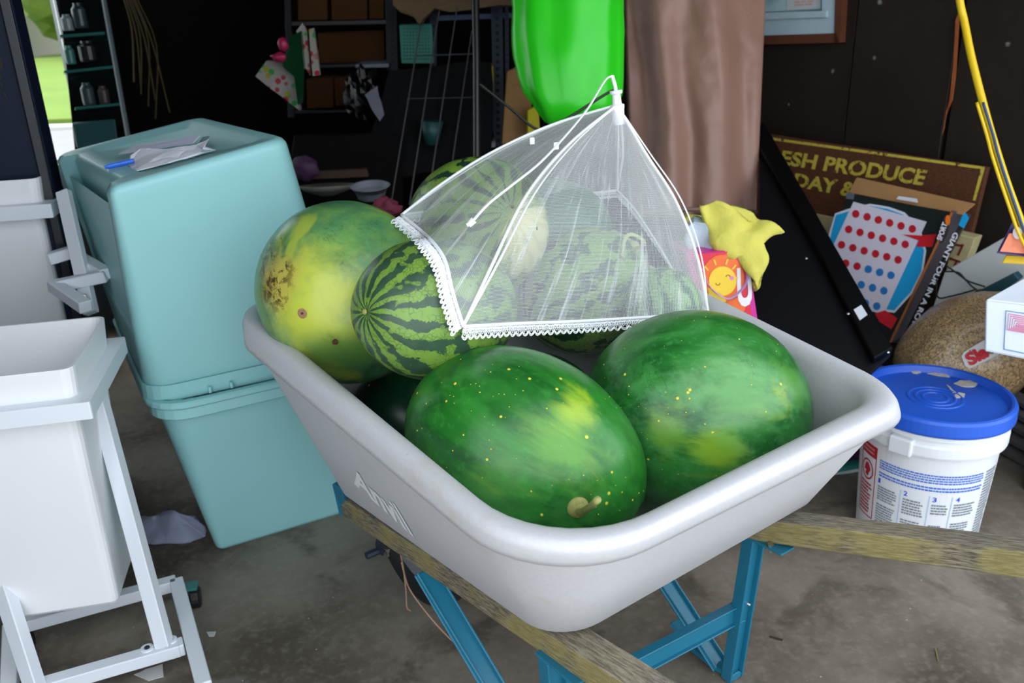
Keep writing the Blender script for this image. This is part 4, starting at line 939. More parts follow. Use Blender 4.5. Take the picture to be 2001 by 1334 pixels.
# game box
gn = (NW * 1 + V((0, 0, -.35))).normalized(); gp = wall(1740, 640, .34)
def gb(px, py, off=0.0): return plane(px, py, gp - gn * off, gn)
BK = M('box_black', (16, 26, 26), .45)
gx = thing('game_box', 'black boxed giant four-in-a-row game with a white dotted board picture', 'box', gb(1720, 650))
fq_ = [gb(x, y) for x, y in ((1590, 640), (1738, 668), (1862, 414), (1655, 378))]
fr_ = obj('carton', bev(slab(fq_, gn, .085), .003), BK, gx)
def gpoly(pts, off, th=.0008): return extr(poly([gb(x, y, off) for x, y in pts]), -gn, th)
obj('blue_print', mesh(*gpoly([(1621, 470), (1634, 420), (1660, 412), (1700, 402), (1735, 408), (1765, 419), (1795, 450), (1806, 490), (1800, 530), (1780, 570), (1748, 606), (1700, 600), (1640, 560)], .0012)), M('print_cyan', (20, 156, 214), .4), fr_)
obj('blue_print_edge', mesh(*gpoly([(1616, 470), (1632, 417), (1658, 408), (1700, 398), (1737, 404), (1768, 415), (1799, 448), (1810, 490), (1804, 532), (1783, 573), (1748, 611), (1698, 604), (1636, 563)], .0004)), M('print_white', (216, 216, 228), .4), fr_)
for pts_f in ([(1763, 458), (1800, 460), (1830, 457), (1822, 482), (1790, 482), (1796, 470)], [(1710, 612), (1730, 606), (1754, 622), (1742, 643), (1718, 628)]): obj('red_foot', mesh(*gpoly(pts_f, .0034)), M('print_red', (206, 26, 40), .4), fr_)
bdp = obj('printed_board', mesh(*gpoly([(1668, 394), (1811, 433), (1727, 614), (1584, 576)], .0022)), M('board_white', (214, 208, 224), .5), fr_)
RD_, BD_ = M('dot_red', (190, 26, 44), .4), M('dot_blue', (34, 118, 190), .4)
for j in range(6):
    for i in range(6):
        x, y = 1672.5 + 22.1 * i - 13.9 * j, 417.8 + 5.85 * i + 30.2 * j
        red = j < 3 or (j == 3 and i <= 2)
        pts = [(x + 7.2 * math.cos(2 * PI * k / 16), y + 7.6 * math.sin(2 * PI * k / 16)) for k in range(16)]
        obj('dot', mesh(*gpoly(pts, .0032)), RD_ if red else BD_, bdp)
# spine
sn = (gb(1738, 668) - gb(1590, 640)).normalized()
spq = [(1738, 668), (1786, 640), (1897, 420), (1862, 414)]
spn = ((gb(1862, 414) - gb(1738, 668)).cross(dp(1786, 640, 2.2) - gb(1738, 668))).normalized()
S0, S1 = gb(1738, 668), gb(1862, 414)
def sp_(px, py, off=0.0):
    # plane holding the spine edge and leaning back to the wall
    n = spnn
    return plane(px, py, S0 + n * off, n)
spnn = ((S1 - S0).cross(gn)).normalized(); spnn = spnn if spnn.dot(CAMP - S0) > 0 else -spnn
def spoly(pts, off, th=.0008): return extr(poly([sp_(x, y, off) for x, y in pts]), spnn, th)
sp_o = obj('spine', mesh(*spoly([(1736, 670), (1776, 650), (1896, 418), (1860, 411)], .0, .003)), M('spine_grey', (70, 68, 74), .4), gx)
obj('spine_band', mesh(*spoly([(1756, 672), (1780, 650), (1889, 428), (1876, 436)], .0032)), M('spine_black', (14, 16, 20), .4), sp_o)
obj('spine_edge', mesh(*spoly([(1738, 668), (1742, 668), (1862, 416), (1858, 414)], .0032)), M('spine_orange', (160, 92, 40), .5), sp_o)
obj('spine_tab', mesh(*spoly([(1873, 440), (1883, 446), (1893, 426), (1886, 415), (1882, 418)], .0034)), M('print_cyan', (20, 156, 214), .4), sp_o)
TW = M('print_white', (216, 216, 228), .4)
f = bil([(1868, 452), (1780, 640), (1788, 643), (1876, 458)][::1])
f = bil([(1864, 452), (1776, 642), (1786, 646), (1874, 457)])
obj('lettering', mesh(*textmap('GIANT FOUR IN A ROW', lambda u, v: sp_(*f(u, v), .0045), bold=.03)), TW, sp_o)
f2 = bil([(1839, 470), (1850, 437), (1841, 433), (1830, 466)]); f2 = bil([(1840, 471), (1852, 438), (1842, 433), (1830, 467)])
sb = obj('logo_oval', mesh([sp_(1845 + 9 * math.cos(a) * .9 + 14 * math.sin(a) * .55, 447 - 28 * math.sin(a) * .95 + 4 * math.cos(a), .004) for a in [2 * PI * k / 24 for k in range(24)]], [tuple(range(24))]), M('logo_dark', (40, 38, 44), .4), sp_o)
obj('logo_orange', mesh([sp_(1852 + 5 * math.cos(a), 430 - 10 * math.sin(a), .0046) for a in [2 * PI * k / 16 for k in range(16)]], [tuple(range(16))]), M('logo_orange', (220, 110, 30), .4), sp_o)
obj('lettering', mesh(*textmap('SPORT', lambda u, v: sp_(*f2(u, v), .0050), bold=.03)), TW, sp_o)
CARD = M('cardboard', (166, 124, 78), .85, var=.15, vscale=12)
obj('flap', bev(slab([gb(x, y, -.02) for x, y in ((1658, 376), (1880, 420), (1906, 398), (1674, 346))], gn, .004), .001, 1), CARD, gx)
obj('white_tab', mesh(*gpoly([(1752, 388), (1756, 383), (1792, 388), (1794, 396), (1752, 389)], .0015)), TW, fr_)
obj('age_mark', mesh(*joinm([gpoly([(1655, 376), (1670, 378), (1668, 390), (1653, 388)], .0015)])), M('mark_grey', (90, 96, 110), .5), fr_)
# black leaning panel
PB = M('panel_black', (14, 14, 18), .5, var=.1, spec=.15); PF = M('panel_frame_black', (5, 5, 6), .45, spec=.15)
bp0 = [dp(1380, 120, 2.62), dp(1503, 250, 2.55), dp(1748, 688, 1.98), dp(1560, 760, 1.90), dp(1440, 560, 2.10)]
p0, p1, p2 = dp(1503, 250, 2.55), dp(1748, 688, 2.02), dp(1420, 560, 2.2)
pnm = (p1 - p0).cross(p2 - p0).normalized(); pnm = pnm if pnm.dot(CAMP - p0) > 0 else -pnm
def bpx(px, py, off=0.0): return plane(px, py, p0 + pnm * off, pnm)
pt = thing('leaning_tabletop', 'large black framed tabletop leaning between the brown cover and the game box', 'panel', bpx(1700, 720))
obj('sheet', bev(extr(poly([bpx(x, y) for x, y in ((1484, 262), (1500, 256), (1742, 690), (1700, 730), (1600, 700), (1470, 650), (1425, 560), (1484, 430))]), -pnm, .015), .002, 1), PB, pt)
obj('frame_bar', bev(extr(poly([bpx(x, y, .001) for x, y in ((1484, 300), (1484, 250), (1492, 250), (1742, 690), (1704, 712), (1596, 500))]), pnm, .022), .004, 2), PF, pt)
obj('sticker', mesh(*extr(poly([bpx(x, y, .0235) for x, y in ((1668, 605), (1683, 596), (1695, 615), (1680, 626))]), pnm, .001)), M('sticker', (206, 210, 220), .5), pt)
for x, y in ((1657, 613), (1735, 688), (1575, 505)): obj('screw', mesh(*lathe([(.004, 0), (.004, .002), (.001, .003)], bpx(x, y, .0235), 8, pnm)), BOLT, pt)
# grey carton behind the tray
c1 = thing('grey_carton', 'grey and white carton with a teal stripe behind the tray rim', 'carton', at(1640, 700, .25))
ZB = .30
q = [at(x, y, ZB) for x, y in ((1556, 650), (1608, 638), (1680, 712), (1560, 760))]
cbx = obj('carton', bev(slab([V((p.x, p.y, .02)) for p in q], (0, 0, 1), ZB - .02), .003), M('carton_grey', (150, 150, 150), .6), c1)
obj('teal_stripe', mesh(*slab([at(x, y, ZB + .0015) for x, y in ((1596, 664), (1625, 652), (1628, 655), (1600, 668))], (0, 0, 1), .0005)), M('stripe_teal', (40, 160, 150), .5), cbx)
obj('white_print', mesh(*slab([at(x, y, ZB + .0012) for x, y in ((1560, 650), (1607, 640), (1622, 653), (1578, 672))], (0, 0, 1), .0003)), M('print_offwhite', (190, 194, 198), .5), cbx)
tag(obj('black_carton', bev(slab([V((p.x, p.y, .02)) for p in [at(x, y, .3) for x, y in ((1668, 700), (1684, 668), (1725, 672), (1705, 730))]], (0, 0, 1), .27), .003), M('box_black2', (18, 20, 22), .4)), 'small black carton with a light blue edge beside the pail lid', 'carton')
obj('blue_edge', mesh(*slab([at(x, y, .291) for x, y in ((1672, 698), (1686, 670), (1691, 671), (1678, 700))], (0, 0, 1), .001)), M('edge_blue', (90, 150, 190), .5), bpy.data.objects['black_carton'])
# packet on the floor behind the tray
pk = thing('wrapped_packs', 'white, teal and purple plastic packs on the floor behind the tray corner', 'packs', at(1650, 940, 0))
obj('white_pack', nsub(boxv(at(1655, 925, 0) + V((0, .05, 0)), .16, .10, .05, .2), .004, 30, 3, 1), M('pack_white', (200, 208, 212), .35), pk)
obj('teal_pack', nsub(boxv(at(1655, 925, .05) + V((.0, .06, 0)), .15, .09, .012, .2), .003, 30, 2, 2), M('pack_teal', (50, 140, 130), .35), pk)
obj('purple_pack', nsub(boxv(at(1650, 900, .065) + V((.02, .05, 0)), .15, .09, .06, .2), .004, 30, 3, 3), M('pack_purple', (56, 20, 54), .35), pk)
# gift bag
bgd = 1.92
gbn = (V((.12, -1, 0))).normalized()
g0 = dp(1410, 560, bgd)
def gg(px, py, off=0.0): return plane(px, py, g0 + gbn * off, gbn)
gf = thing('gift_bag', 'bright gift bag with a smiling sun and lilac ribbon handle behind the tray', 'gift bag', gg(1415, 640))
BT = [gg(1340, 495), gg(1460, 487), gg(1486, 660), gg(1380, 660)]; BT[2] = BT[1] + (BT[2] - BT[1]) * 1.9; BT[3] = BT[0] + (BT[3] - BT[0]) * 1.9
dpt = V((-.02, .10, 0))
bag = obj('bag', nsub(hexa([BT[3], BT[2], BT[2] + dpt, BT[3] + dpt, BT[0], BT[1], BT[1] + dpt, BT[0] + dpt]), .001, 20, 2), M('bag_magenta', (206, 40, 150), .35), gf)
def gpol(pts, off, mat, name, col): obj(name, mesh(*extr(poly([gg(x, y, off) for x, y in pts]), gbn, .0006)), M(mat, col, .35), bag)
def ell(cx, cy, rx, ry, n=24, rot=0): return [(cx + rx * math.cos(2 * PI * k / n) * math.cos(rot) - ry * math.sin(2 * PI * k / n) * math.sin(rot), cy + ry * math.sin(2 * PI * k / n) * math.cos(rot) + rx * math.cos(2 * PI * k / n) * math.sin(rot)) for k in range(n)]
gpol([(1356, 496), (1450, 489), (1474, 650), (1384, 650)], .002, 'bag_red', 'red_print', (222, 44, 70))
gpol(ell(1412, 545, 42, 48, rot=.1), .003, 'bag_orange', 'orange_print', (240, 110, 44)); gpol(ell(1432, 600, 24, 22), .003, 'bag_orange', 'orange_print', (240, 110, 44))
gpol(ell(1412, 549, 27, 29), .004, 'bag_yellow', 'sun_face', (244, 206, 56)); gpol([(1382, 560), (1410, 575), (1420, 588), (1410, 594), (1388, 590)], .004, 'bag_yellow', 'yellow_print', (244, 206, 56))
for (x0, y0, x1, y1) in ((1395, 507, 1399, 518), (1422, 506, 1418, 517), (1438, 517, 1431, 526), (1442, 543, 1438, 543), (1377, 520, 1384, 528)):
    dx, dy = x1 - x0, y1 - y0; L_ = math.hypot(dx, dy); nx, ny = -dy / L_ * 1.6, dx / L_ * 1.6
    gpol([(x0 + nx, y0 + ny), (x1 + nx, y1 + ny), (x1 - nx, y1 - ny), (x0 - nx, y0 - ny)], .0042, 'bag_ray', 'sun_ray', (250, 196, 70))
DK = M('bag_line', (120, 90, 20), .5)
obj('smile', mesh(*joinm([tube([gg(1403 + 4 * math.cos(a), 553 + 4 * math.sin(a), .0052) for a in [PI * k / 8 for k in range(9)]], .0007, 5), tube([gg(1423 + 4 * math.cos(a), 541 + 4 * math.sin(a), .0052) for a in [PI + PI * k / 8 for k in range(9)]], .0007, 5)])), DK, bag)
gpol(ell(1430, 543, 4, 4), .0046, 'bag_pink', 'cheek', (230, 130, 190))
fu_ = bil([(1441, 600), (1472, 598), (1466, 520), (1440, 524)])
obj('lettering', mesh(*textmap('U', lambda u, v: gg(*fu_(u, v), .0045), bold=.04)), M('bag_white', (240, 236, 244), .4), bag)
obj('ribbon_handle', mesh(*tube(cr([gg(1361, 508, .006), gg(1374, 530, .010), gg(1388, 560, .014), gg(1420, 583, .016), gg(1445, 570, .014), gg(1460, 545, .010), gg(1452, 507, .006)]), .0042, 8, .25)), M('ribbon_lilac', (190, 150, 220), .35), gf)
YT = cloth_mat('yellow_tissue', (214, 206, 92), .8, scale=25); BT_ = cloth_mat('blue_tissue', (200, 214, 226), .8, scale=25)
def crumple(pts, d0, nrm_, th, seed, amp=.012, sc=14): return nsub(extr(poly([dp(x, y, d0 + (dz if False else 0)) for x, y in pts]), nrm_, th), amp, sc, 5, seed)
tag(obj('tissue_paper', crumple(((1376, 412), (1405, 402), (1440, 410), (1480, 424), (1520, 446), (1536, 455), (1532, 462), (1518, 462), (1496, 478), (1498, 500), (1490, 540), (1478, 566), (1462, 520), (1455, 492), (1400, 494), (1390, 470), (1386, 440)), 1.90, V((0, 1, 0)), .03, 1, .026, 22), YT, smooth=True), 'large crumpled yellow tissue paper sticking out of the gift bag', 'tissue paper')
tag(obj('tissue_paper', crumple(((1342, 440), (1360, 428), (1384, 432), (1390, 455), (1392, 494), (1350, 496), (1340, 470)), 1.91, V((0, 1, 0)), .03, 4, .02, 24), BT_, smooth=True), 'crumpled pale blue and white tissue paper left in the gift bag', 'tissue paper')
tag(obj('tissue_paper', crumple(((1332, 430), (1345, 420), (1372, 424), (1362, 436), (1340, 440)), 2.04, V((0, 1, 0)), .02, 7, .006), YT), 'small yellow tissue tip below the brown cover', 'tissue paper')
# seed bag
sbg = thing('seed_bag', 'clear plastic sack filled with tan seed lying behind the pail', 'sack', at(1880, 720, 0))
sbb = blob((0, 0, 0), (.205, .14, .145), .06, 4, 3, 40, 24)
Rz = Matrix.Rotation(.35, 3, 'Z') @ Matrix.Rotation(-.30, 3, 'Y'); cS = dp(1900, 686, 2.22)
so = obj('sack', mesh([Rz @ v + cS for v in sbb[0]], sbb[1]), seed_mat(), sbg, smooth=True)
def onsack(px, py, lift=.0):
    Ri = Rz.transposed(); o_ = Ri @ (CAMP - cS); r_ = Ri @ ray(px, py); f_ = lambda v: V((v.x / .252, v.y / .160, v.z / .160)); o2_, r2_ = f_(o_), f_(r_)
    A, B_, C_ = r2_.dot(r2_), 2 * o2_.dot(r2_), o2_.dot(o2_) - 1; D_ = max(0, B_ * B_ - 4 * A * C_); t = (-B_ - math.sqrt(D_)) / (2 * A); return CAMP + ray(px, py) * (t - lift / FPX)
PSK = projector(so)
def onsack(px, py, lift=.0):
    p = PSK(px, py, lift / 6000); return p if p else dp(px, py, 2.05)
fs_ = bil([(1896, 716), (1948, 688), (1934, 664), (1882, 694)])
bq = bil([(1888, 722), (1952, 692), (1936, 658), (1876, 690)])
obj('logo_patch', mesh([onsack(*bq(u, v), 16) for u, v in ((0, .2), (.1, 0), (.5, -.05), (1, 0), (1, 1), (.6, 1), (.1, .95), (0, .8))], [tuple(range(8))]), M('logo_white', (206, 204, 204), .5), so)
obj('lettering', mesh(*textmap('Sla', lambda u, v: onsack(*fs_(u * .72, v), 22), bold=.05, sub=3)), M('logo_red', (190, 30, 44), .5), so)
# white carton at the right edge
cE = thing('white_carton', 'open white corrugated carton with a pink spiral print at the right edge', 'carton', dp(1960, 700, 1.9))
WC = M('carton_white', (206, 214, 226), .7, var=.05, vscale=8)
nE = V((-.05, -1, 0)).normalized(); e0 = dp(1926, 640, 1.85)
def ce(px, py, off=0.0): return plane(px, py, e0 + nE * off, nE)
ft = [ce(1926, 686), ce(2075, 716), ce(2080, 606), ce(1928, 588)]
ft[3].z = ft[3].z; depthv = V((.235, .20, 0))
obj('front_side', bev(slab(ft, -nE, .006), .0015, 1), WC, cE)
obj('left_side', bev(slab([ft[0], ft[3], ft[3] + depthv, ft[0] + depthv], (1, 0, 0), .006), .0015, 1), WC, cE)
obj('floor_side', bev(slab([ft[0], ft[1], ft[1] + depthv, ft[0] + depthv], (0, 0, 1), .005), .001, 1), WC, cE)
obj('top_flap', bev(slab([ft[3], ft[2], ft[2] + depthv * .8 + V((0, 0, .02)), ft[3] + depthv * .8 + V((.03, 0, .02))], (0, 0, 1), .004), .001, 1), WC, cE)
sb_ = ce(2150, 712); sb_.z = 0; tag(obj('support_crate', bev(boxv((sb_.x + .14, sb_.y + .12, 0), .2, .2, ft[0].z - .012, .2), .004), M('crate_brown', (110, 80, 50), .8)), 'plain brown crate holding up the white carton', 'crate')
fo = bpy.data.objects['front_side']; LB = M('line_blue', (70, 130, 170), .6); LP = M('line_pink', (214, 110, 150), .6)
def cline(pts, w_=1.0, off=.0015):
    return tube([ce(x, y, off) for x, y in pts], .0009 * w_, 4)
obj('blue_outline', mesh(*joinm([cline(((2060, 620), (1966, 607), (1962, 682), (2060, 702)), 1.2)])), LB, fo)
obj('pink_spiral', mesh(*joinm([cline(((2060, 628 + 4.6 * k - k), (1971 + 4.2 * k, 613 + 4.4 * k), (1968 + 4.2 * k, 644 - 2.0 * k), (2060, 660 - 2.0 * k))) for k in range(6)])), LP, fo)
# white board behind, cords, adapter
bwn = NW; wbq = [wall(x, y, .30) for x, y in ((1810, 640), (2010, 580), (2010, 466), (1962, 464), (1846, 530))]
tag(obj('white_board', bev(extr(poly(wbq), bwn, .01), .002, 1), M('board_grey_white', (196, 200, 200), .6, var=.05)), 'long off-white foam board leaning against the brown wall behind the seed sack', 'board')
cords = [tube(cr([wall(x, y, .32) for x, y in pp], 6), .0022, 6) for pp in (((1848, 518), (1862, 528), (1885, 545), (1900, 560), (1912, 568)), ((1840, 530), (1872, 532), (1890, 548), (1925, 560)), ((1830, 545), (1832, 580), (1860, 578), (1905, 566)))]
ad = thing('power_adapter', 'black power adapter with thin cords lying before the white board', 'adapter', wall(1925, 580, .34))
obj('cord', mesh(*joinm(cords)), M('cord_black', (16, 16, 18), .5), ad, smooth=True)
obj('adapter', bev(slab([wall(x, y, .33) for x, y in ((1908, 578), (1936, 586), (1948, 572), (1914, 562))], -NW, .03), .005), M('adapter_black', (30, 28, 34), .4), ad)
tag(obj('teal_case', bev(slab([wall(x, y, .33) for x, y in ((1924, 562), (1960, 575), (2001, 540), (1990, 528))], -NW, .03), .003), M('case_teal', (24, 66, 76), .4)), 'dark teal flat case behind the white carton', 'case')
# purple packet and yellow packet
pp = thing('snack_packet', 'orange and purple mesh packet with a white badge at the right edge above the carton', 'packet', dp(1980, 500, 1.9))
nq = (CAMP - dp(1980, 470, 1.9)).normalized()
pk_ = obj('packet', nsub(extr(poly([dp(x, y, 1.9) for x, y in ((1948, 494), (1978, 434), (2040, 440), (2040, 506), (1985, 500))]), -nq, .02), .002, 30, 2), M('packet_purple', (60, 40, 96), .4), pp)
obj('orange_mesh', mesh(*extr(poly([dp(x, y, 1.893) for x, y in ((1954, 491), (1972, 456), (2040, 452), (2040, 498), (1985, 494))]), nq, .001)), M('mesh_orange', (226, 130, 96), .6, var=.3, vscale=90), pk_)
obj('badge', mesh(*extr(poly([dp(x, y, 1.890) for x, y in ell(1988, 455, 9, 12)]), nq, .001)), M('badge_white', (210, 204, 216), .5), pk_)
tag(obj('yellow_packet', bev(extr(poly([dp(x, y, 1.93) for x, y in ((1957, 514), (1966, 498), (2040, 500), (2040, 518))]), -nq, .015), .002, 1), M('packet_yellow', (226, 186, 30), .5)), 'yellow packet edge below the orange packet', 'packet')
# aluminium rails
ar = thing('aluminium_rails', 'stack of ribbed grey aluminium rails on the floor behind the pail', 'rails', at(1980, 900, 0))
al = M('aluminium', (150, 152, 156), .4, .8)
r0, r1 = at(1905, 850, .0), at(2040, 925, 0); dd = (r1 - r0).normalized(); pd = V((-dd.y, dd.x, 0)); pd = pd if pd.y > 0 else -pd
for k in range(5):
    a = r0 - dd * .1 + pd * (.03 * k) + V((0, 0, .012 + .022 * k)); obj('rail', bev(beam(a, a + dd * .7, .05, .018), .003, 1), al, ar)
# yellow hose with blue thread
def hose(pts, r, mat, name, label, cat):
    return tag(obj(name, mesh(*tube(cr(pts, 8), r, 10)), mat, None, smooth=True), label, cat)
hp = [dp(x, y, d) for x, y, d in ((1760, -700, 2.06), (1830, -300, 2.03), (1872, -20, 2.0), (1884, 40, 2.0), (1898, 110, 1.98), (1918, 190, 1.96), (1940, 270, 1.94), (1965, 350, 1.92), (1992, 425, 1.90), (2020, 500, 1.88))]
hose(hp, .0085, M('hose_yellow', (226, 190, 20), .4), 'yellow_rope', 'thick yellow rope hanging down in front of the brown wall', 'rope')
hp2 = [dp(x, y, d) for x, y, d in ((1921, 200, 1.93), (1940, 262, 1.92), (1950, 300, 1.91), (1966, 350, 1.90), (1985, 405, 1.89), (2001, 450, 1.88), (2015, 480, 1.87))]
hose(hp2, .003, M('cord_blue', (40, 70, 120), .5), 'blue_rope', 'thin blue rope running along the yellow one', 'rope')
hp3 = [p - V((.014, 0, 0)) for p in hp2]
hose(hp3, .0035, M('hose_yellow', (226, 190, 20), .4), 'yellow_rope', 'thinner yellow rope strand left of the blue one', 'rope')
# window on the wall
FW = M('window_paint', (168, 190, 200), .5, var=.12, vscale=20)
wi = tag(obj('window_1', mesh(*joinm([slab([wall(x, y, .0) for x, y in ((1400, 72), (1641, 64), (1641, 34), (1400, 40))], -NW, .03), slab([wall(x, y, 0) for x, y in ((1400, 41), (1628, 33), (1628, 20), (1400, 27))], -NW, .042), slab([wall(x, y, 0) for x, y in ((1616, 36), (1641, 34), (1644, -60), (1618, -60))], -NW, .03)])), FW), 'pale blue painted window sash on the right wall', kind='structure')
obj('pane', mesh(*slab([wall(x, y, 0) for x, y in ((1400, 26), (1618, 19), (1620, -60), (1400, -60))], -NW, .008)), M('window_light_teal', (120, 160, 164), .1), wi)  # opaque pane, painted teal in place of light coming through it
obj('posted_notice', mesh(*slab([wall(x, y, .009) for x, y in ((1538, 20), (1604, 17), (1606, -60), (1538, -60))], -NW, .001)), M('notice_white', (190, 196, 196), .6), wi)
fn = bil([(1552, 12), (1590, 10), (1590, 0), (1552, 2)])
obj('notice_print', mesh(*joinm([slab([wall(*fn(u, v), .0108) for u, v in ((a, b_), (c_, b_), (c_, b_ + .3), (a, b_ + .3))], -NW, .0006) for a, c_, b_ in ((0, .3, .6), (.36, .62, .6), (.68, 1, .6), (0, .5, .05), (.56, .9, .05))])), M('notice_pink', (206, 150, 144), .6), wi)
TR = M('trim_brown', (90, 44, 22), .6, var=.4, vscale=20)
st('trim_2', slab([wall(x, y, 0) for x, y in ((1400, 88), (1652, 82), (1645, 64), (1400, 74))], -NW, .035), TR, label='brown wooden sill trim below the window')
st('trim_3', slab([wall(x, y, 0) for x, y in ((1641, 82), (1652, 82), (1660, -60), (1645, -60))], -NW, .035), TR, label='brown wooden side trim of the window')
# brown cover
BC = cloth_mat('brown_cover', (150, 114, 100), .45, scale=9)
cvr = thing('brown_cover', 'long brown fabric cover hanging in front of the brown wall', 'cover', dp(1400, 420, 2.45))
def sheetcloth(pl, d, amp, folds, seed, nu=70, nv=60):
    vs_, fs = [], []
    for j in range(nv + 1):
        v = j / nv
        for i in range(nu + 1):
            u = i / nu; x, y = bil(pl)(u, v)
            off = amp * (math.sin(u * folds * 2 * PI + 1.5 * noise.noise(V((u * 3, v * 4, seed)))) * .5 + noise.noise(V((u * 5 + v * 3, v * 5, seed + 3))) * 1.0) + .10 * (2 * u - 1) ** 2 + .004 * noise.noise(V((u * 10 + v * 34, v * 30 - u * 4, seed)))
            vs_.append(dp(x, y, d + off))
    for j in range(nv):
        for i in range(nu):
            k = j * (nu + 1) + i; fs.append((k, k + 1, k + nu + 2, k + nu + 1))
    n0 = len(vs_); vs_ += [v + V((0, .06, 0)) for v in vs_]; fs += [tuple(i + n0 for i in f[::-1]) for f in fs]
    rim = [i for i in range(nu + 1)] + [(j) * (nu + 1) + nu for j in range(1, nv + 1)] + [nv * (nu + 1) + i for i in range(nu - 1, -1, -1)] + [j * (nu + 1) for j in range(nv - 1, 0, -1)]
    for a, b_ in zip(rim, rim[1:] + rim[:1]): fs.append((a, b_, b_ + n0, a + n0))
    return vs_, fs
obj('fabric', mesh(*sheetcloth([(1236, 425), (1478, 420), (1532, -850), (1200, -850)], 2.40, .034, 2.6, 5, 80, 130)), BC, cvr, smooth=True)
obj('hem', mesh(*tube(cr([dp(1250, 418, 2.36), dp(1330, 410, 2.35), dp(1400, 410, 2.36), dp(1478, 414, 2.44)]), .006, 6)), M('hem_brown', (122, 92, 80), .5), cvr)
obj('lettering', mesh(*textmap('COVER', lambda u, v: dp(1304 + 48 * u, 5 - 5 * u - 7 * v, 2.34))), M('print_dark', (50, 34, 34), .6), cvr) if False else None
# green bag
gm_, t_, b_ = nt('lime_plastic'); co = coords(t_); t_.links.new(mix(t_, nz(t_, coordsm(t_, co, (1, 1, .25)), 9, 3), srgb(6, 176, 8), srgb(60, 226, 40)), b_.inputs['Base Color']); b_.inputs['Roughness'].default_value = .3; b_.inputs['Emission Strength'].default_value = 0
gc = thing('green_sack', 'bright lime green plastic sack hanging with a black cord round its foot', 'sack', dp(1090, 242, 2.25))
cx0 = dp(1108, -60, 2.28); rs = []
rows = [(-560, 1095, 1112), (-500, 1050, 1160), (-380, 1004, 1212), (-90, 1000, 1216), (-20, 1000, 1217), (60, 1001, 1217), (110, 1006, 1216), (150, 1013, 1214), (180, 1022, 1212), (205, 1040, 1205), (222, 1053, 1170), (236, 1066, 1120), (243, 1080, 1098)]
vs_, fs = [], []; sgm = 40
for j_, (y, xa, xb) in enumerate(rows):
    p, q_ = dp(xa, y, 2.28), dp(xb, y, 2.28); c = (p + q_) / 2; u = (q_ - p) / 2; r = u.length; vdir = V((-u.y, u.x, 0)).normalized()
    for k in range(sgm):
        a = 2 * PI * k / sgm; cr_ = 1 + .035 * math.cos(a * 9 + j_ * .25); vs_.append(c + u * (math.cos(a) * cr_) + vdir * (r * .62 * math.sin(a) * cr_))
for j in range(len(rows) - 1):
    for k in range(sgm):
        k2 = (k + 1) % sgm; fs.append((j * sgm + k, j * sgm + k2, (j + 1) * sgm + k2, (j + 1) * sgm + k))
fs.append(tuple((len(rows) - 1) * sgm + k for k in range(sgm)))
obj('sack', nsub((vs_, fs), .006, 12, 1), gm_, gc, smooth=True)
obj('hanging_string', mesh(*tube([dp(1104, -555, 2.28), dp(1104, -850, 2.28)], .003, 6)), M('cord_black', (16, 16, 18), .5), gc)
obj('cord', mesh(*tube(cr([dp(938, 165, 2.1), dp(995, 210, 2.1), dp(1052, 253, 2.1), dp(1100, 236, 2.12), dp(1180, 186, 2.12), dp(1200, 176, 2.13)], 6), .0035, 6)), M('cord_black', (16, 16, 18), .5), gc)

# ================================================================== DARK BACKGROUND
tag(obj('black_pole', mesh(*joinm([tube([dp(922, -840, 2.35), dp(928, -60, 2.35), dp(931, 120, 2.35), dp(932, 420, 2.35)], .0105, 12)])), M('pole_black', (14, 14, 16), .35)), 'thin black upright pole left of the green sack', 'pole')
def shelf_unit(posts, shelves, d, name, label, col, colp):
    t = thing(name, label, 'shelf', dp(posts[0][0], 400, d))
    pm = M(name + '_post', colp, .5, .3); sm = M(name + '_shelf', col, .5, .3)
    for x0, x1, w_, y1 in posts:
        a, b_ = dp(x0, -320, d), dp(x1, y1, d); s = w_ * d / FPX
        po = obj('post', bev(beam(a, b_, s, s * .6, up=(0, 1, 0)), .001, 1), pm, t)
        hl = []
        for k in range(int((y1 + 320) / 14)):
            f = (k + .5) * 14 / (y1 + 320); c = lerp(a, b_, f); hl.append(boxv(c + (CAMP - c).normalized() * s * .32, s * .28, .003, s * .35, 0, False))
        obj('slot_row', mesh(*joinm(hl)), M('slot_dark', (8, 8, 10), .8), po)
    for x0, y0, x1, y1, th in shelves:
        a, b_ = dp(x0, y0, d), dp(x1, y1, d); bk_ = V((.25, .42, 0)); obj('shelf_board', bev(slab([a, b_, b_ + V((0, .4, 0)), a + V((0, .4, 0))], (0, 0, -1), th * d / FPX), .002, 1), sm, t)
    return t
shelf_unit([(757, 768, 22, 140), (552, 570, 12, 230)], [(556, 42, 760, 38, 9), (560, 128, 762, 122, 7), (565, 215, 765, 212, 7)], 3.0, 'dark_shelving', 'dark metal shelving with brown cartons at the back', (30, 31, 38), (30, 32, 38))
shelf_unit([(968, 974, 22, 300), (988, 992, 8, 310), (850, 846, 14, 130)], [(842, 30, 1004, 24, 11), (868, 187, 972, 184, 10)], 2.95, 'blue_shelving', 'blue-grey slotted metal shelving behind the black pole', (40, 56, 84), (48, 54, 68))
def crate(name, label, cat, quad, d, depth, mat, r=.004, group=None):
    q = [dp(x, y, d) for x, y in quad]; o = obj(name, bev(slab(q, V((-.05, 1, 0)), depth), r), mat); return tag(o, label, cat, group)
CB = M('cardboard_dim', (66, 42, 22), .95, spec=.1, var=.2, vscale=10)
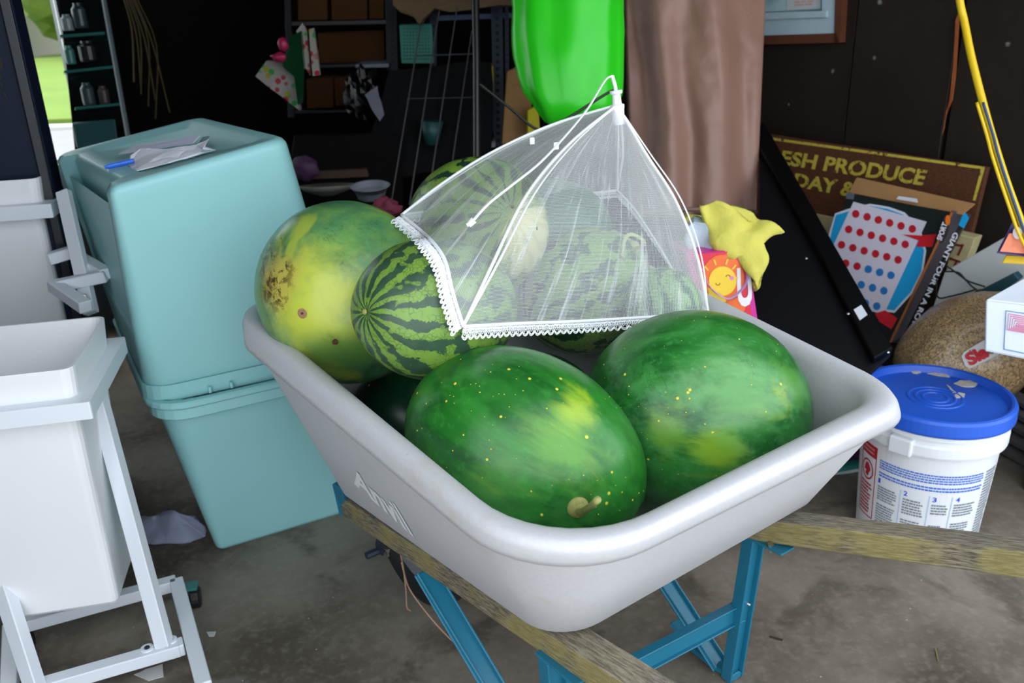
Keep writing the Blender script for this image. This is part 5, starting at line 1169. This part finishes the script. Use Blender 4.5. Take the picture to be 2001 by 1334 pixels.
for quad, d, lab_ in ((((582, 40), (640, 39), (638, -60), (580, -60)), 3.0, 'leftmost brown carton on the top dark shelf'), (((648, 39), (718, 38), (716, -60), (646, -60)), 3.0, 'middle brown carton on the top dark shelf'), (((722, 37), (750, 37), (750, -60), (720, -60)), 2.99, 'orange-brown carton beside the shelf post, top dark shelf'),
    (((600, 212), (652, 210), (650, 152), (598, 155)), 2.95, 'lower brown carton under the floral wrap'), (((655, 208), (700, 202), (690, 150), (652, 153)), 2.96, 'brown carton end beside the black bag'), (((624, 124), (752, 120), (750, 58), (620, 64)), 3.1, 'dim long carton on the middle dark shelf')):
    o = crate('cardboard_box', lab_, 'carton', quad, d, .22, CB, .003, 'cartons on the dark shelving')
crate('white_book', 'flat grey-white box edge on the middle dark shelf', 'box', ((694, 133), (760, 132), (760, 124), (694, 126)), 2.9, .2, M('grey_edge', (110, 112, 124), .6))
tb_ = crate('teal_bin', 'teal perforated plastic bin on the blue shelving', 'bin', ((784, 124), (848, 124), (844, 46), (780, 48)), 2.9, .15, M('bin_teal', (46, 120, 104), .5, var=.1))
hl = [boxv(dp(790 + 6 * i, 56 + 6.5 * j, 2.895), .004, .004, .004, 0, False) for i in range(9) for j in range(10)]
tag(obj('perforations', mesh(*joinm(hl)), M('bin_hole', (30, 90, 80), .7), tb_), kind='stuff')
tag(obj('brown_paper', crumple(((770, -30), (1000, -40), (1000, 12), (880, 18), (850, 14), (832, 36), (824, 50), (812, 36), (785, 28), (768, 10)), 2.8, V((0, 1, 0)), .05, 9, .02, 9), cloth_mat('kraft_paper', (98, 76, 50), .8)), 'crumpled brown kraft paper draped over the blue shelving', 'paper')
crate('yellow_box', 'yellow box on the lower blue shelf', 'box', ((938, 182), (966, 182), (964, 128), (936, 130)), 2.85, .12, M('box_yellow', (206, 178, 30), .5))
tag(bpy.data.objects['yellow_box'], None); obj('white_face', mesh(*slab([dp(x, y, 2.845) for x, y in ((938, 182), (965, 182), (965, 158), (938, 146))], (0, -1, 0), .001)), M('pale_print', (170, 166, 140), .6), bpy.data.objects['yellow_box'])
crate('cardboard_sheet', 'tall tan cardboard leaning beside the green sack', 'cardboard', ((980, 282), (1042, 276), (1035, 120), (990, 140)), 2.75, .03, M('card_tan', (150, 112, 68), .8, var=.2))
crate('yellow_card', 'yellow panel sliver under the green sack', 'panel', ((1030, 270), (1056, 262), (1052, 205), (1030, 215)), 2.7, .02, M('panel_yellow', (190, 180, 20), .6))
crate('white_tub_box', 'small pale box low beside the pole', 'box', ((914, 290), (968, 288), (968, 276), (914, 278)), 2.8, .08, M('pale_box', (150, 152, 150), .6))
tag(obj('red_cap', mesh(*blob(dp(913, 308, 2.7), (.012, .012, .016), .1, 5, 1, 12, 8)), M('cap_red', (206, 40, 20), .4), smooth=True), 'small red cap low beside the black pole', 'cap')
# leaning wire rack
wrk = thing('wire_rack', 'four long thin metal rods of a leaning rack left of the pole', 'rack', dp(800, 400, 2.5))
for (x0, y0, x1, y1) in ((822, 50, 762, 410), (858, 22, 800, 400), (893, 14, 838, 380), (922, 60, 876, 370)):
    obj('rod', mesh(*tube([dp(x0, y0, 2.7), dp(x1, y1, 2.4)], .0022, 6)), M('rod_grey', (90, 86, 88), .5, .3), wrk)
obj('cross_rod', mesh(*joinm([tube([dp(812, 109, 2.66), dp(935, 105, 2.66)], .0025, 6), tube([dp(795, 193, 2.6), dp(930, 190, 2.6)], .0018, 6)])), M('rod_dark', (50, 56, 66), .5), wrk)
# dark furniture masses
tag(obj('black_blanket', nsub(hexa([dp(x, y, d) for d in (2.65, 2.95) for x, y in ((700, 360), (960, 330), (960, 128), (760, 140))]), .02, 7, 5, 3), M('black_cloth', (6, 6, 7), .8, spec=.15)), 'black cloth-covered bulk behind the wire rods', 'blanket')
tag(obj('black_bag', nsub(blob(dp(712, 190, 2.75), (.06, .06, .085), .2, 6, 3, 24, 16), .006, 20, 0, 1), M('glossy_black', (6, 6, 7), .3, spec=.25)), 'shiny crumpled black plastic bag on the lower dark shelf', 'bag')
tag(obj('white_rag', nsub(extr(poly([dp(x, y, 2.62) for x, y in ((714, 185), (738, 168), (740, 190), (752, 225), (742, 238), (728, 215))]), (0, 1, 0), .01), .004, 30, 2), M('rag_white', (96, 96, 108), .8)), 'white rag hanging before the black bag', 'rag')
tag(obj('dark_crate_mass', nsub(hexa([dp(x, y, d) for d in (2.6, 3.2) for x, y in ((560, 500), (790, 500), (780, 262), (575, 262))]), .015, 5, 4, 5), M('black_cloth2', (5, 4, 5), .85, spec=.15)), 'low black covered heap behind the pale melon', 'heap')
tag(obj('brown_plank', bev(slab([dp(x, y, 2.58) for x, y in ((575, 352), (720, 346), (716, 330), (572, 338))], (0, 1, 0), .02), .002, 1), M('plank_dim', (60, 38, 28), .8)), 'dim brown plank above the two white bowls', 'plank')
tag(obj('purple_ball', mesh(*blob(dp(596, 328, 2.5), (.042, .042, .034), .12, 4, 2)), M('ball_purple', (64, 34, 66), .7), smooth=True), 'dull purple cloth ball beside the upper tote', 'cloth')
tag(obj('pink_cloth', mesh(*nsub(blob(dp(754, 408, 2.2), (.034, .034, .024), .25, 5, 6), .003, 30, 0).vertices and blob(dp(754, 408, 2.2), (.036, .034, .024), .3, 6, 6)), M('cloth_pink', (120, 44, 66), .8), smooth=True), 'dusky pink crumpled cloth behind the pale melon', 'cloth')
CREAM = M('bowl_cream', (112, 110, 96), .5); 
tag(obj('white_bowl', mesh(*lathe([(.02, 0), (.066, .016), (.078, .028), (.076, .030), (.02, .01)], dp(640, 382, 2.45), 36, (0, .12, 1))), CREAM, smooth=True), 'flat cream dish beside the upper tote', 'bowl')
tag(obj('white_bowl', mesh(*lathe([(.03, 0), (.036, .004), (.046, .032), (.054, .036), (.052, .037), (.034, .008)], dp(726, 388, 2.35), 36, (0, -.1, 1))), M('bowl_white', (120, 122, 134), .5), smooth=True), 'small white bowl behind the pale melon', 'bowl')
tag(obj('teal_cup', mesh(*lathe([(.02, 0), (.034, .07), (.03, .07)], dp(843, 282, 2.62), 20, (.1, 0, 1))), M('cup_teal', (18, 66, 64), .5), smooth=True), 'teal cup between the wire rods', 'cup')
# floral wrap
FL = floral_mat()
tag(obj('gift_wrap', nsub(extr(poly([dp(x, y, 2.6) for x, y in ((497, 150), (520, 118), (548, 120), (576, 145), (586, 215), (545, 185))]), (0, 1, 0), .03), .004, 14, 3), FL), 'floral patterned gift wrap bundle at the left of the shelves', 'gift wrap')
tag(obj('gift_wrap', nsub(extr(poly([dp(x, y, 2.58) for x, y in ((578, 60), (590, 44), (600, 60), (606, 148), (594, 130))]), (0, 1, 0), .015), .003, 14, 3), FL), 'narrow upright strip of floral wrap, left one', 'gift wrap')
tag(obj('gift_wrap', nsub(extr(poly([dp(x, y, 2.57) for x, y in ((602, 56), (613, 54), (624, 146), (611, 148))]), (0, 1, 0), .015), .003, 14, 3), FL), 'narrow upright strip of floral wrap, right one', 'gift wrap')
tag(obj('green_wrap', nsub(extr(poly([dp(x, y, 2.56) for x, y in ((566, 70), (588, 60), (594, 130), (592, 200), (582, 205), (574, 150), (552, 130))]), (0, 1, 0), .02), .003, 14, 3), M('foil_green', (4, 44, 22), .2)), 'dark green shiny wrap between the floral pieces', 'gift wrap')
tag(obj('pink_flower', mesh(*joinm([blob(dp(553, 87, 2.55), (.016, .016, .02), .1, 5, 2, 16, 10), blob(dp(545, 112, 2.56), (.022, .014, .014), .2, 5, 4, 16, 10)])), M('flower_pink', (140, 14, 60), .5), smooth=True), 'hot pink bow on the green wrap', 'bow')
tag(obj('dried_grass_bunch', mesh(*joinm([tube(cr([dp(240 + 4 * k, -10, 3.1), dp(258 + 8 * k, 60 + 5 * k, 3.1), dp(262 + 14 * k * (.5 + .5 * (k % 2)), 160 + 12 * k, 3.1)], 4), .003, 4) for k in range(7)])), M('dry_stem', (70, 58, 24), .8)), 'thin dried stems hanging in the dark doorway', 'dried plant')
# back doorway board to keep the dark
# floor litter
def litter(name, pts, z, mat, label, cat): return tag(obj(name, nsub(extr(poly([at(x, y, z) for x, y in pts]), (0, 0, 1), .0015), .001, 60, 1), mat), label, cat)
litter('paper_scrap', ((262, 1318), (285, 1308), (318, 1298), (320, 1322), (290, 1330)), .001, M('scrap', (200, 198, 196), .8), 'torn whitish paper scrap under the rack front', 'litter')
litter('paper_scrap', ((404, 1235), (422, 1234), (418, 1243), (408, 1243)), .001, M('scrap', (200, 198, 196), .8), 'tiny white scrap on the floor right of the rack', 'litter')
litter('twig', ((1504, 1242), (1530, 1249), (1529, 1252), (1505, 1245)), .001, M('twig', (60, 52, 40), .9), 'short dark twig on the floor right of the teal leg', 'litter')
litter('grass_blade', ((1827, 1268), (1829, 1267), (1834, 1292), (1832, 1293)), .001, M('blade', (120, 116, 70), .9), 'single dry grass blade on the floor at lower right', 'litter')
